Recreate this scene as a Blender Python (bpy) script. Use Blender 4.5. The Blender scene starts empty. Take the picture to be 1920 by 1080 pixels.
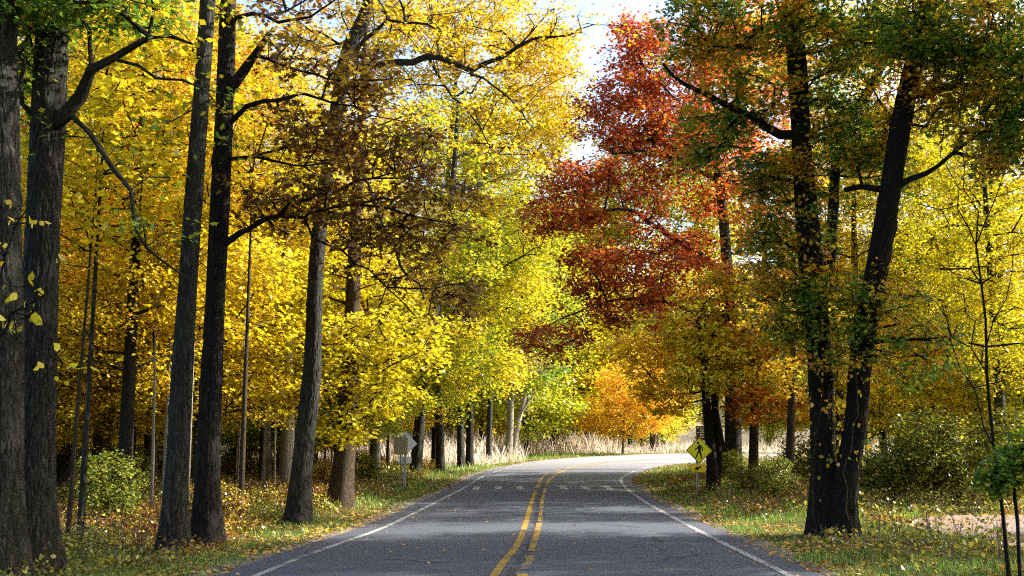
import bpy, math, random
import numpy as np
from mathutils import Vector

SEED = 11
rng = np.random.default_rng(SEED)
random.seed(SEED)
sc = bpy.context.scene
col = sc.collection

# ------------------------------------------------------------------ camera
PF = 2000.0                       # focal length in photo pixels (1920 wide)
HORIZON = 835.0
PITCH = math.atan((HORIZON - 540.0) / PF)
CAM = np.array([0.0, 0.0, 1.75])
cam_data = bpy.data.cameras.new("camera")
cam_data.sensor_width = 36.0
cam_data.lens = PF / 1920.0 * 36.0
cam_data.clip_start = 0.1
cam_data.clip_end = 6000.0
cam = bpy.data.objects.new("camera", cam_data)
cam.location = CAM
cam.rotation_euler = (math.pi / 2 + PITCH, 0, 0)
col.objects.link(cam)
sc.camera = cam

# ------------------------------------------------------------------ light
SUN_EL = math.radians(28.0)
SUN_AHEAD = math.radians(14.0)    # the sun stands to the right (+X), a little ahead (+Y)
world = bpy.data.worlds.new("World")
sc.world = world
world.use_nodes = True
wn = world.node_tree
bg = wn.nodes["Background"]
sky = wn.nodes.new("ShaderNodeTexSky")
sky.sky_type = 'NISHITA'
sky.sun_disc = False
sky.sun_elevation = SUN_EL
sky.sun_rotation = math.pi / 2 - SUN_AHEAD
sky.air_density = 1.0
sky.dust_density = 3.4
sky.ozone_density = 1.6
wn.links.new(sky.outputs[0], bg.inputs[0])
bg.inputs[1].default_value = 0.15
sun_data = bpy.data.lights.new("sun", 'SUN')
sun_data.energy = 5.0
sun_data.angle = math.radians(0.55)
sun_data.color = (1.0, 0.95, 0.85)
sun = bpy.data.objects.new("sun", sun_data)
sd = Vector((math.cos(SUN_EL) * math.cos(SUN_AHEAD), math.cos(SUN_EL) * math.sin(SUN_AHEAD), math.sin(SUN_EL)))
sun.rotation_euler = sd.to_track_quat('Z', 'Y').to_euler()
sun.location = (60, 20, 60)
col.objects.link(sun)
sc.view_settings.view_transform = 'Standard'
sc.view_settings.look = 'None'
sc.view_settings.gamma = 1.0
sc.view_settings.exposure = 1.8
sc.cycles.max_bounces = 8
sc.cycles.diffuse_bounces = 4
sc.cycles.transmission_bounces = 4
sc.cycles.transparent_max_bounces = 4
sc.cycles.pixel_filter_type = 'BLACKMAN_HARRIS'
sc.cycles.filter_width = 1.15
sc.cycles.use_denoising = False
sc.cycles.sample_clamp_indirect = 4.0
sc.cycles.light_sampling_threshold = 0.0
sc.cycles.caustics_reflective = False
sc.cycles.caustics_refractive = False

# ------------------------------------------------------------------ terrain profile and pixel helpers
_PY = np.array([-400, 0, 28, 40, 50, 60, 70, 80, 90, 110, 160, 400, 6000.])
_PZ = np.array([0, 0, 0, .10, .30, .52, .76, 1.02, 1.14, 1.25, 1.35, 1.4, 1.4])
_fy = np.linspace(-100, 300, 1601)
_fz = np.interp(_fy, _PY, _PZ)
_k = np.hanning(41); _k /= _k.sum()
_fz = np.convolve(np.pad(_fz, 20, mode='edge'), _k, 'valid')


def prof(y):
    return np.interp(y, _fy, _fz)


CP, SP = math.cos(PITCH), math.sin(PITCH)


def ray(px, py):
    u, v = (px - 960.0) / PF, (540.0 - py) / PF
    return np.array([u, CP - v * SP, SP + v * CP])


def W(px, py, Y):
    r = ray(px, py)
    return CAM + r * (Y / r[1])


def G(px, py):
    """point of the ground seen at a photo pixel"""
    r = ray(px, py)
    Y = 30.0
    ys = np.linspace(5, 140, 2701)
    z = CAM[2] + r[2] / r[1] * ys
    below = np.nonzero(z <= prof(ys))[0]
    Y = ys[below[0]] if len(below) else 140.0
    return np.array([r[0] / r[1] * Y, Y, float(prof(Y))])


def pxm(w, Y):
    return w * Y / PF


# ------------------------------------------------------------------ materials
def new_mat(name):
    m = bpy.data.materials.new(name)
    m.use_nodes = True
    nt = m.node_tree
    nt.nodes.clear()
    out = nt.nodes.new("ShaderNodeOutputMaterial")
    return m, nt, out


def ramp(nt, stops, fac, interp='LINEAR'):
    r = nt.nodes.new("ShaderNodeValToRGB")
    r.color_ramp.interpolation = interp
    el = r.color_ramp.elements
    while len(el) > 1:
        el.remove(el[-1])
    el[0].position = stops[0][0]; el[0].color = (*stops[0][1], 1)
    for p, c in stops[1:]:
        e = el.new(p); e.color = (*c, 1)
    nt.links.new(fac, r.inputs[0])
    return r.outputs[0]


def noise(nt, vec, scale, detail=4, rough=.55, dist=0.0):
    n = nt.nodes.new("ShaderNodeTexNoise")
    n.inputs['Scale'].default_value = scale
    n.inputs['Detail'].default_value = detail
    n.inputs['Roughness'].default_value = rough
    n.inputs['Distortion'].default_value = dist
    if vec is not None:
        nt.links.new(vec, n.inputs['Vector'])
    return n.outputs['Fac']


def mathn(nt, op, a, b=None, clamp=False):
    n = nt.nodes.new("ShaderNodeMath"); n.operation = op; n.use_clamp = clamp
    for i, v in enumerate((a, b)):
        if v is None: continue
        if isinstance(v, (int, float)): n.inputs[i].default_value = v
        else: nt.links.new(v, n.inputs[i])
    return n.outputs[0]


def mixc(nt, fac, a, b):
    n = nt.nodes.new("ShaderNodeMix"); n.data_type = 'RGBA'
    for s, v in ((n.inputs[0], fac), (n.inputs[6], a), (n.inputs[7], b)):
        if isinstance(v, (int, float)): s.default_value = v
        elif isinstance(v, tuple): s.default_value = (*v, 1)
        else: nt.links.new(v, s)
    return n.outputs[2]


def bsdf(nt, out, color=None, rough=.8, normal=None, metal=0.0, spec=.3):
    b = nt.nodes.new("ShaderNodeBsdfPrincipled")
    b.inputs['Roughness'].default_value = rough
    b.inputs['Metallic'].default_value = metal
    b.inputs['Specular IOR Level'].default_value = spec
    if isinstance(color, tuple): b.inputs['Base Color'].default_value = (*color, 1)
    elif color is not None: nt.links.new(color, b.inputs['Base Color'])
    if normal is not None: nt.links.new(normal, b.inputs['Normal'])
    nt.links.new(b.outputs[0], out.inputs[0])
    return b


def bump(nt, h, strength, dist):
    b = nt.nodes.new("ShaderNodeBump")
    b.inputs['Strength'].default_value = strength
    b.inputs['Distance'].default_value = dist
    nt.links.new(h, b.inputs['Height'])
    return b.outputs[0]


def leaf_mat(name, stops, trans=.52, patch=None, patch_scale=.35, patch_lo=.5, patch_hi=.6):
    """stops: colours drawn at random per leaf; patch: a second set of colours that takes over in patches of the crown"""
    m, nt, out = new_mat(name)
    g = nt.nodes.new("ShaderNodeNewGeometry")
    rnd = g.outputs['Random Per Island']
    c = ramp(nt, stops, rnd)
    tc = nt.nodes.new("ShaderNodeTexCoord")
    if patch:
        c2 = ramp(nt, patch, rnd)
        n = noise(nt, tc.outputs['Object'], patch_scale, 3, .6)
        n = mathn(nt, 'ADD', n, mathn(nt, 'MULTIPLY', mathn(nt, 'SUBTRACT', rnd, .5), .12))
        f = nt.nodes.new("ShaderNodeMapRange")
        f.inputs[1].default_value = patch_lo; f.inputs[2].default_value = patch_hi
        nt.links.new(n, f.inputs[0])
        c = mixc(nt, f.outputs[0], c, c2)
    oi = nt.nodes.new("ShaderNodeObjectInfo")
    hsv = nt.nodes.new("ShaderNodeHueSaturation")
    hsv.inputs['Saturation'].default_value = 1.0
    nt.links.new(mathn(nt, 'ADD', mathn(nt, 'MULTIPLY', oi.outputs['Random'], .03), .485), hsv.inputs['Hue'])
    nt.links.new(mathn(nt, 'ADD', mathn(nt, 'MULTIPLY', rnd, .35), .82), hsv.inputs['Value'])
    nt.links.new(c, hsv.inputs['Color'])
    c = hsv.outputs[0]
    d = nt.nodes.new("ShaderNodeBsdfDiffuse"); nt.links.new(c, d.inputs[0])
    t = nt.nodes.new("ShaderNodeBsdfTranslucent"); nt.links.new(c, t.inputs[0])
    gl = nt.nodes.new("ShaderNodeBsdfGlossy"); gl.inputs['Roughness'].default_value = .38
    gl.inputs[0].default_value = (.9, .9, .9, 1)
    mx = nt.nodes.new("ShaderNodeMixShader"); mx.inputs[0].default_value = trans
    nt.links.new(d.outputs[0], mx.inputs[1]); nt.links.new(t.outputs[0], mx.inputs[2])
    m2 = nt.nodes.new("ShaderNodeMixShader"); m2.inputs[0].default_value = .05
    nt.links.new(mx.outputs[0], m2.inputs[1]); nt.links.new(gl.outputs[0], m2.inputs[2])
    nt.links.new(m2.outputs[0], out.inputs[0])
    return m


Y1 = [(0, (.34, .29, .010)), (.3, (.58, .46, .012)), (.7, (.77, .61, .017)), (1, (.64, .40, .012))]
YG = [(0, (.17, .27, .015)), (.4, (.36, .42, .018)), (.75, (.60, .58, .025)), (1, (.68, .55, .02))]
GR = [(0, (.055, .14, .018)), (.45, (.105, .23, .02)), (.8, (.22, .31, .022)), (1, (.42, .34, .02))]
OR = [(0, (.58, .19, .012)), (.4, (.78, .38, .018)), (.75, (.84, .54, .03)), (1, (.50, .12, .012))]
RD = [(0, (.32, .035, .014)), (.4, (.55, .085, .022)), (.7, (.68, .19, .025)), (.9, (.70, .32, .03)), (1, (.50, .40, .03))]
BZ = [(0, (.10, .048, .014)), (.4, (.17, .085, .018)), (.7, (.26, .16, .02)), (1, (.44, .32, .02))]
DR = [(0, (.18, .020, .014)), (.5, (.36, .045, .018)), (1, (.56, .14, .02))]
M = {}
M['yellow'] = leaf_mat('yellow_leaf', Y1, patch=YG, patch_lo=.53, patch_hi=.68)
M['gold'] = leaf_mat('gold_leaf', [(0, (.48, .34, .010)), (.5, (.76, .55, .014)), (.85, (.82, .66, .03)), (1, (.66, .34, .012))], patch=OR, patch_lo=.64, patch_hi=.74)
M['yellow_green'] = leaf_mat('yellow_green_leaf', YG, patch=Y1, patch_lo=.5, patch_hi=.62)
M['lime'] = leaf_mat('lime_leaf', YG, patch=GR, patch_lo=.54, patch_hi=.66)
M['green'] = leaf_mat('green_leaf', GR, patch=YG, patch_lo=.55, patch_hi=.66)
M['oak'] = leaf_mat('oak_leaf', GR, trans=.6, patch=[(0, (.60, .18, .012)), (.5, (.76, .36, .02)), (1, (.58, .46, .02))], patch_lo=.49, patch_hi=.58, patch_scale=.65)
M['bronze'] = leaf_mat('bronze_leaf', BZ, trans=.42, patch=[(0, (.18, .19, .02)), (1, (.46, .36, .02))], patch_lo=.50, patch_hi=.66, patch_scale=.6)
M['red'] = leaf_mat('red_leaf', RD, patch=DR, patch_lo=.50, patch_hi=.66)
M['orange'] = leaf_mat('orange_leaf', OR, patch=Y1, patch_lo=.50, patch_hi=.62)
M['amber'] = leaf_mat('amber_leaf', [(0, (.82, .42, .015)), (.4, (.90, .58, .02)), (.8, (.90, .68, .04)), (1, (.78, .32, .015))], trans=.5, patch=Y1, patch_lo=.55, patch_hi=.68)
M['mellow'] = leaf_mat('mellow_leaf', Y1, patch=YG, patch_lo=.42, patch_hi=.58)
M['olive'] = leaf_mat('olive_leaf', [(0, (.08, .11, .015)), (.5, (.16, .19, .02)), (.85, (.30, .29, .025)), (1, (.48, .38, .02))], trans=.42)
M['vine'] = leaf_mat('vine_leaf', [(0, (.20, .22, .02)), (.4, (.45, .36, .02)), (.75, (.62, .34, .02)), (1, (.58, .18, .015))])
M['litter'] = leaf_mat('fallen_leaf', [(0, (.30, .13, .05)), (.25, (.45, .25, .07)), (.5, (.70, .48, .04)), (.7, (.60, .24, .03)), (.85, (.55, .40, .22)), (1, (.22, .28, .05))], trans=.2)
M['brush'] = leaf_mat('brush_leaf', [(0, (.12, .05, .02)), (.4, (.26, .09, .02)), (.7, (.38, .19, .03)), (1, (.42, .33, .04))], trans=.35,
                      patch=[(0, (.10, .14, .02)), (.6, (.24, .26, .03)), (1, (.55, .42, .03))], patch_scale=.22, patch_lo=.44, patch_hi=.56)
M['blade'] = leaf_mat('grass_blade', [(0, (.07, .16, .02)), (.5, (.14, .28, .03)), (.85, (.27, .38, .05)), (1, (.40, .34, .10))], trans=.4)
M['straw'] = leaf_mat('dry_straw', [(0, (.46, .36, .28)), (.5, (.62, .52, .42)), (.85, (.72, .64, .52)), (1, (.40, .38, .14))], trans=.4)


def bark_mat(name, dark, mid, light, scale=1.0, strength=1.0, moss=None):
    m, nt, out = new_mat(name)
    at = nt.nodes.new("ShaderNodeAttribute"); at.attribute_name = 'bark'
    mp = nt.nodes.new("ShaderNodeMapping"); mp.inputs['Scale'].default_value = (scale, scale, scale * .16)
    nt.links.new(at.outputs['Vector'], mp.inputs['Vector'])
    v = mp.outputs[0]
    big = noise(nt, v, 26, 5, .62, 1.2)
    ridge = mathn(nt, 'ABSOLUTE', mathn(nt, 'SUBTRACT', big, .5))
    ridge = mathn(nt, 'MULTIPLY', ridge, 6.0, True)
    fine = noise(nt, at.outputs['Vector'], 60, 4, .7)
    blot = noise(nt, at.outputs['Vector'], 2.2, 4, .6)
    c = ramp(nt, [(0, dark), (.35, mid), (1, light)], ridge)
    c = mixc(nt, mathn(nt, 'MULTIPLY', fine, .5), c, mid)
    f = nt.nodes.new("ShaderNodeMapRange"); f.inputs[1].default_value = .42; f.inputs[2].default_value = .66
    nt.links.new(blot, f.inputs[0])
    c = mixc(nt, mathn(nt, 'MULTIPLY', f.outputs[0], .55), c, moss or dark)
    h = mathn(nt, 'ADD', ridge, mathn(nt, 'MULTIPLY', fine, .25))
    bsdf(nt, out, c, .92, bump(nt, h, strength, .035), spec=.15)
    return m


M['bark'] = bark_mat('furrowed_bark', (.008, .007, .006), (.036, .033, .030), (.095, .088, .080), .62, moss=(.045, .055, .03))
M['bark_dark'] = bark_mat('dark_bark', (.007, .006, .005), (.020, .017, .015), (.046, .040, .035), moss=(.03, .028, .02))
M['bark_brown'] = bark_mat('brown_bark', (.018, .012, .008), (.065, .043, .028), (.13, .095, .065), moss=(.07, .06, .03))
M['bark_pale'] = bark_mat('pale_bark', (.10, .085, .065), (.22, .20, .165), (.34, .31, .26), .6, .5, moss=(.12, .13, .09))
M['bark_dead'] = bark_mat('bleached_wood', (.25, .22, .2), (.42, .38, .34), (.55, .52, .47), .6, .5, moss=(.3, .27, .24))


def plain(name, c, rough=.6, metal=0.0, spec=.4, var=.12, scale=9.0):
    m, nt, out = new_mat(name)
    tc = nt.nodes.new("ShaderNodeTexCoord")
    n = noise(nt, tc.outputs['Object'], scale, 5, .65)
    a = tuple(max(0, x * (1 - var)) for x in c); b = tuple(min(1, x * (1 + var)) for x in c)
    bsdf(nt, out, ramp(nt, [(.3, a), (.7, b)], n), rough, None, metal, spec)
    return m


M['steel'] = plain('galvanised_steel', (.42, .44, .46), .45, .7, var=.2)
M['aluminium'] = plain('dull_aluminium', (.72, .73, .72), .5, .5, var=.1)
M['aluminium_shaded'] = plain('shade_tinted_aluminium', (.34, .32, .22), .6, .3, var=.15)  # olive shade and yellow leaf reflection put into the plate colour
M['sign_lime'] = plain('fluorescent_sign_sheeting', (.86, .84, .02), .5, var=.05)
M['sign_gold'] = plain('yellow_sign_sheeting', (.95, .66, .015), .5, var=.05)
M['black'] = plain('black_sign_ink', (.012, .012, .012), .6)
M['brown'] = plain('brown_sign_sheeting', (.035, .014, .012), .55)
M['white'] = plain('white_lettering', (.75, .74, .72), .6, var=.04)
M['bolt'] = plain('bolt_metal', (.25, .24, .2), .5, .6)


# ------------------------------------------------------------------ mesh helpers
def tag(o, label=None, cat=None, group=None, kind=None):
    if label: o['label'] = label
    if cat: o['category'] = cat
    if group: o['group'] = group
    if kind: o['kind'] = kind
    return o


def link(name, data, mat=None, parent=None, loc=None):
    o = bpy.data.objects.new(name, data)
    if mat is not None and hasattr(data, 'materials') and len(data.materials) == 0:
        data.materials.append(mat)
    if parent is not None: o.parent = parent
    if loc is not None: o.location = loc
    col.objects.link(o)
    return o


def uniform_mesh(name, V, k):
    """V (N,k,3): N separate k-gons"""
    n = V.shape[0]
    me = bpy.data.meshes.new(name)
    me.vertices.add(n * k)
    me.vertices.foreach_set('co', np.ascontiguousarray(V, dtype=np.float32).ravel())
    me.loops.add(n * k)
    me.loops.foreach_set('vertex_index', np.arange(n * k, dtype=np.int32))
    me.polygons.add(n)
    me.polygons.foreach_set('loop_start', np.arange(0, n * k, k, dtype=np.int32))
    me.update(calc_edges=True)
    return me


def quad_mesh(name, V, F, smooth=True, attr=None):
    me = bpy.data.meshes.new(name)
    V = np.asarray(V, dtype=np.float32); F = np.asarray(F, dtype=np.int32)
    me.vertices.add(len(V)); me.vertices.foreach_set('co', V.ravel())
    me.loops.add(F.size); me.loops.foreach_set('vertex_index', F.ravel())
    me.polygons.add(len(F)); me.polygons.foreach_set('loop_start', np.arange(0, F.size, F.shape[1], dtype=np.int32))
    if smooth: me.polygons.foreach_set('use_smooth', np.ones(len(F), dtype=bool))
    if attr is not None:
        a = me.attributes.new('bark', 'FLOAT_VECTOR', 'POINT')
        a.data.foreach_set('vector', np.asarray(attr, dtype=np.float32).ravel())
    me.update(calc_edges=True)
    return me


# leaf outlines in the xy plane, stem at the origin, tip at y = 1
MAPLE = np.array([(0, 0), (.22, .10), (.50, .12), (.36, .34), (.56, .62), (.26, .58), (0, 1.0), (-.26, .58), (-.56, .62), (-.36, .34), (-.50, .12), (-.22, .10)])
OAK = np.array([(0, 0), (.10, .22), (.30, .25), (.14, .42), (.36, .62), (.13, .70), (0, 1.0), (-.13, .70), (-.36, .62), (-.14, .42), (-.30, .25), (-.10, .22)])
OVAL = np.array([(0, 0), (.30, .22), (.36, .52), (.0, 1.0), (-.36, .52), (-.30, .22)])
DIAM = np.array([(0, 0), (.40, .45), (0, 1.0), (-.40, .45)])
SHAPES = {'maple': MAPLE, 'oak': OAK, 'oval': OVAL, 'diam': DIAM}


def unit(a):
    return a / np.maximum(np.linalg.norm(a, axis=-1, keepdims=True), 1e-9)


def leaves(pos, size, shape='diam', up=.9, rg=rng, fold=.18, out=None):
    """k-gon leaf for each position; up = how strongly blades lie level"""
    n = len(pos)
    sh = SHAPES[shape]
    nrm = rg.normal(size=(n, 3)); nrm[:, 2] = np.abs(nrm[:, 2]) * .5 + up * 1.6
    nrm = unit(nrm)
    d = rg.normal(size=(n, 3))
    if out is not None: d = d * .8 + out
    d = unit(d - nrm * (d * nrm).sum(1, keepdims=True))
    s = np.cross(nrm, d)
    sz = (size * rg.uniform(.65, 1.25, n))[:, None, None]
    x = sh[None, :, 0, None]; y = sh[None, :, 1, None]
    V = d[:, None, :] * y + s[:, None, :] * x - nrm[:, None, :] * (np.abs(x) * fold * 2 + y * y * fold)
    return pos[:, None, :] + V * sz


# ------------------------------------------------------------------ tree growth
def catmull(P, step):
    P = np.asarray(P, float)
    if len(P) == 2:
        n = max(2, int(np.linalg.norm(P[1] - P[0]) / step) + 1)
        t = np.linspace(0, 1, n)[:, None]
        return P[0] * (1 - t) + P[1] * t
    Q = np.vstack([2 * P[0] - P[1], P, 2 * P[-1] - P[-2]])
    out = []
    for i in range(1, len(Q) - 2):
        n = max(1, int(round(np.linalg.norm(Q[i + 1] - Q[i])[()] / step))) if Q.shape[1] < 4 else max(1, int(round(np.linalg.norm((Q[i + 1] - Q[i])[:3]) / step)))
        for t in np.arange(n) / n:
            out.append(.5 * ((2 * Q[i]) + (-Q[i - 1] + Q[i + 1]) * t + (2 * Q[i - 1] - 5 * Q[i] + 4 * Q[i + 1] - Q[i + 2]) * t * t + (-Q[i - 1] + 3 * Q[i] - 3 * Q[i + 1] + Q[i + 2]) * t ** 3))
    out.append(Q[-2])
    return np.array(out)


def ridge_field(th, L, ncell, lcell, seed):
    """vertical furrows around a trunk: 1 on the plates, 0 in the furrows"""
    rg = np.random.default_rng(seed)
    m = 97
    g1 = rg.uniform(-1, 1, (ncell, m)); g2 = rg.uniform(-1, 1, (ncell * 2, m)); g3 = rg.uniform(-1, 1, (max(3, ncell // 5), m))

    def nz(g, u, v):
        n = g.shape[0]; i = np.floor(u).astype(int); j = np.floor(v).astype(int); f = u - i; h = v - j
        f = f * f * (3 - 2 * f); h = h * h * (3 - 2 * h)
        return (g[i % n, j % m] * (1 - f) + g[(i + 1) % n, j % m] * f) * (1 - h) + (g[i % n, (j + 1) % m] * (1 - f) + g[(i + 1) % n, (j + 1) % m] * f) * h
    w = nz(g3, th / (2 * math.pi) * g3.shape[0], L / (lcell * 2.2))
    u = th / (2 * math.pi) * ncell + w * 1.3
    a = nz(g1, u, L / lcell); b = nz(g2, u * 2, L / (lcell * .45))
    return np.clip(np.abs(a + .35 * b) * 3.2, 0, 1), w


class Skel:
    def __init__(s, rg):
        s.P = []; s.par = []; s.R = []; s.kind = []; s.rg = rg; s.ends = []

    def path(s, pts, radii, parent=-1, kind=0, step=.45, wob=.0, snap=True):
        D = np.hstack([np.asarray(pts, float), np.asarray(radii, float)[:, None]])
        C = catmull(D, step)
        if parent == 'near':
            parent = int(np.argmin(np.linalg.norm(np.array(s.P) - C[0, :3], axis=1)))
        first = parent
        for i, c in enumerate(C):
            if parent >= 0 and i == 0 and snap: continue
            p = c[:3] + s.rg.normal(size=3) * wob * (0 if i == 0 else 1)
            s.P.append(p); s.R.append(max(c[3], .004)); s.par.append(parent if i == 0 or parent < 0 or len(s.P) == 1 else s.last)
            if i == (1 if (first >= 0 and snap) else 0): s.par[-1] = first
            s.kind.append(kind)
            s.last = len(s.P) - 1
            parent = s.last if parent < 0 else parent
        return s.last

    def grow(s, A, zmin=2.0, step=.5, up=.08, jit=.05, stiff=1.35):
        A = np.asarray(A)
        base = np.array(s.P)
        ok0 = np.array([k >= 0 for k in s.kind])
        d0 = np.array([np.min(np.linalg.norm(base - a, axis=1)) for a in A])
        P = list(s.P)
        arr = np.zeros((len(P) + len(A) * 60, 3)); n = len(P); arr[:n] = base
        plen = np.zeros(len(arr))
        for i in np.argsort(d0):
            a = A[i]
            d = a - arr[:n]
            L = np.linalg.norm(d, axis=1)
            low = np.where(arr[:n, 2] < zmin, 50.0, 0)
            drop = np.maximum(0, arr[:n, 2] - a[2] + .3 * L * 0)
            cost = L + stiff * drop + .25 * plen[:n] + low
            j = int(np.argmin(cost))
            m = max(1, int(L[j] / step))
            if n + m >= len(arr): break
            prev = j
            side = s.rg.normal(size=3) * jit * L[j]
            for k in range(1, m + 1):
                t = k / m
                q = arr[j] + d[j] * t
                q = q + np.array([0, 0, 1]) * up * L[j] * math.sin(math.pi * t) + side * math.sin(math.pi * t) + (s.rg.normal(size=3) * jit * step if k < m else 0)
                arr[n] = q; plen[n] = plen[j] + L[j] * t
                s.P.append(q); s.R.append(-1); s.par.append(prev); s.kind.append(2)
                prev = n; n += 1
            s.ends.append(prev)

    def solve(s, tip=.009, expo=.46):
        n = len(s.P)
        cnt = np.zeros(n)
        for e in s.ends: cnt[e] += 1
        s.kids = [[] for _ in range(n)]
        for i in range(n - 1, -1, -1):
            if s.par[i] >= 0: s.kids[s.par[i]].append(i)
        order = sorted(range(n), key=lambda i: i, reverse=True)
        for i in order:
            if s.par[i] >= 0: cnt[s.par[i]] += cnt[i]
        for i in range(n):
            if s.R[i] < 0:
                s.R[i] = tip * max(1, cnt[i]) ** expo
                p = s.par[i]
                if p >= 0: s.R[i] = min(s.R[i], s.R[p] * .92)
        s.cnt = cnt

    def mesh(s, name, kinds, sides=7, flare=None, bumpy=0.0):
        """tubes along chains of nodes of the given kinds"""
        V = []; F = []; B = []; off = 0
        n = len(s.P)
        started = set()
        for i in range(n):
            p = s.par[i]
            if s.kind[i] not in kinds: continue
            cont = p >= 0 and s.kind[p] in kinds and s.main.get(p) == i
            if cont: continue
            ch = ([p] if p >= 0 else []) + [i]
            rr = [min(s.R[p], s.R[i] * 1.15)] if p >= 0 else []
            rr.append(s.R[i])
            j = i
            while j in s.main and s.kind[s.main[j]] in kinds:
                j = s.main[j]; ch.append(j); rr.append(s.R[j])
            if len(ch) < 2: continue
            C = np.array([s.P[k] for k in ch]); rr = np.array(rr)
            fine = sides >= 24 and max(rr) > .12 and p < 0
            if fine:
                D4 = catmull(np.hstack([C, rr[:, None]]), .45)
                l4 = np.concatenate([[0], np.cumsum(np.linalg.norm(np.diff(D4[:, :3], axis=0), axis=1))])
                tt = np.arange(0, l4[-1], .055 if C[-1, 2] < 60 else .1)
                D4 = np.stack([np.interp(tt, l4, D4[:, q]) for q in range(4)], 1)
                C, rr = D4[:, :3], D4[:, 3]
            T = np.gradient(C, axis=0); T = unit(T)
            ref = np.array([1.0, 0, 0]) if abs(T[0][0]) < .8 else np.array([0, 1.0, 0])
            big = rr[min(1, len(rr) - 1)]
            k = sides if big > .09 else (6 if big > .03 else 4)
            if sides > 12 and big < .09: k = 8
            if fine: k = 150
            th = np.linspace(0, 2 * math.pi, k, endpoint=False)
            u = unit(ref - T * (T @ ref)[:, None]); v = np.cross(T, u)
            L = np.concatenate([[0], np.cumsum(np.linalg.norm(np.diff(C, axis=0), axis=1))])
            rad = np.repeat(rr[:, None], k, 1)
            if flare is not None and p < 0:
                h = C[:, 2:3] - C[0, 2]
                rad = rad * (1 + flare * np.exp(-h / .55) * (1 + .35 * np.sin(th * 5 + i)[None, :] + .2 * np.sin(th * 3 + 2 * i)[None, :]))
            if fine:
                LL = np.repeat(L[:, None], k, 1); TH = np.repeat(th[None, :], len(C), 0)
                rf, ww = ridge_field(TH, LL, max(16, int(2 * math.pi * rr[0] / .062)), .20, i + 17)
                rad = rad * (1 + .02 * ww) - np.minimum(.028, rad * .10) * (1 - rf)
                for q in range(4):                                   # old branch scars
                    hk, tk = s.rg.uniform(1.5, 9), s.rg.uniform(0, 6.28)
                    rad = rad + .035 * np.exp(-((LL - hk) / .13) ** 2 - ((np.mod(TH - tk + math.pi, 2 * math.pi) - math.pi) / .35) ** 2)
            if bumpy and big > .09:
                rad = rad * (1 + bumpy * (np.sin(th[None, :] * 3 + L[:, None] * .9 + i) + np.sin(th[None, :] * 2 - L[:, None] * 1.7)) * .5)
            ring = C[:, None, :] + (u[:, None, :] * np.cos(th)[None, :, None] + v[:, None, :] * np.sin(th)[None, :, None]) * rad[:, :, None]
            r0 = float(rr.mean())
            b = np.stack([np.cos(th)[None, :].repeat(len(C), 0) * r0, np.sin(th)[None, :].repeat(len(C), 0) * r0, L[:, None].repeat(k, 1)], -1) + np.array([i * .37, i * .11, i * .53])
            V.append(ring.reshape(-1, 3)); B.append(b.reshape(-1, 3))
            a = np.arange(len(C) - 1)[:, None] * k + np.arange(k)[None, :]
            a2 = np.arange(len(C) - 1)[:, None] * k + (np.arange(k)[None, :] + 1) % k
            F.append(np.stack([a, a2, a2 + k, a + k], -1).reshape(-1, 4) + off)
            off += len(C) * k
        if not V: return None
        return quad_mesh(name, np.vstack(V), np.vstack(F), True, np.vstack(B))

    def finish(s, tip=.0115):
        s.solve(tip)
        s.main = {}
        for i in range(len(s.P)):
            ks = s.kids[i]
            if ks:
                same = [c for c in ks if s.kind[c] == s.kind[i]] or ks
                s.main[i] = max(same, key=lambda c: (s.R[c]))


def clusters(sk, twigs, length, per, size, shape, flat=.45, up=.9, spread=.12, rg=rng, ends=None):
    """twig tips and leaves at the grown ends"""
    E = np.array([sk.P[e] for e in (ends if ends is not None else sk.ends)])
    D = np.array([sk.P[e] - sk.P[sk.par[e]] for e in (ends if ends is not None else sk.ends)])
    D = unit(D)
    n = len(E) * twigs
    st = np.repeat(E, twigs, 0)
    dr = rg.normal(size=(n, 3)); dr[:, 2] *= flat
    dr = unit(dr) + np.repeat(D, twigs, 0) * .5
    dr = unit(dr) * (length * rg.uniform(.5, 1.2, n))[:, None]
    en = st + dr - np.array([0, 0, 1]) * (length * .15)
    # twigs as three-sided needles
    w = .006 if length > .3 else .004
    a = unit(np.cross(dr, rg.normal(size=(n, 3)))) * w
    b = unit(np.cross(dr, a)) * w
    tri = np.stack([st + a, st - a * .5 + b, st - a * .5 - b], 1)
    T = []
    for q in range(3):
        T.append(np.stack([tri[:, q], tri[:, (q + 1) % 3], en], 1))
    T = np.concatenate(T, 0)
    t = rg.uniform(.1, 1.05, (n, per))[..., None]
    pos = st[:, None, :] + (en - st)[:, None, :] * t + rg.normal(size=(n, per, 3)) * spread * np.array([1, 1, .6])
    out = np.repeat(unit(dr)[:, None, :], per, 1)
    LV = leaves(pos.reshape(-1, 3), size, shape, up, rg, out=out.reshape(-1, 3))
    return T, LV


def blob(rg, c, r, n, hollow=.0):
    d = unit(rg.normal(size=(n, 3)))
    q = rg.uniform(hollow ** 3, 1, n) ** (1 / 3)
    return np.asarray(c) + d * q[:, None] * np.asarray(r)


def make_tree_meshes(key, sk, twigs, length, per, size, shape, flat=.45, up=.9, spread=.12, sides=8, flare=.45, bumpy=.05, rg=rng):
    sk.finish()
    tr = sk.mesh(key + '_trunk', (0, 1), sides, flare, bumpy)
    br = sk.mesh(key + '_branches', (2,), 6)
    T, LV = clusters(sk, twigs, length, per, size, shape, flat, up, spread, rg)
    br = add_needles(br, T, key)
    lf = uniform_mesh(key + '_leaves', LV, LV.shape[1])
    return tr, br, lf


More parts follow.
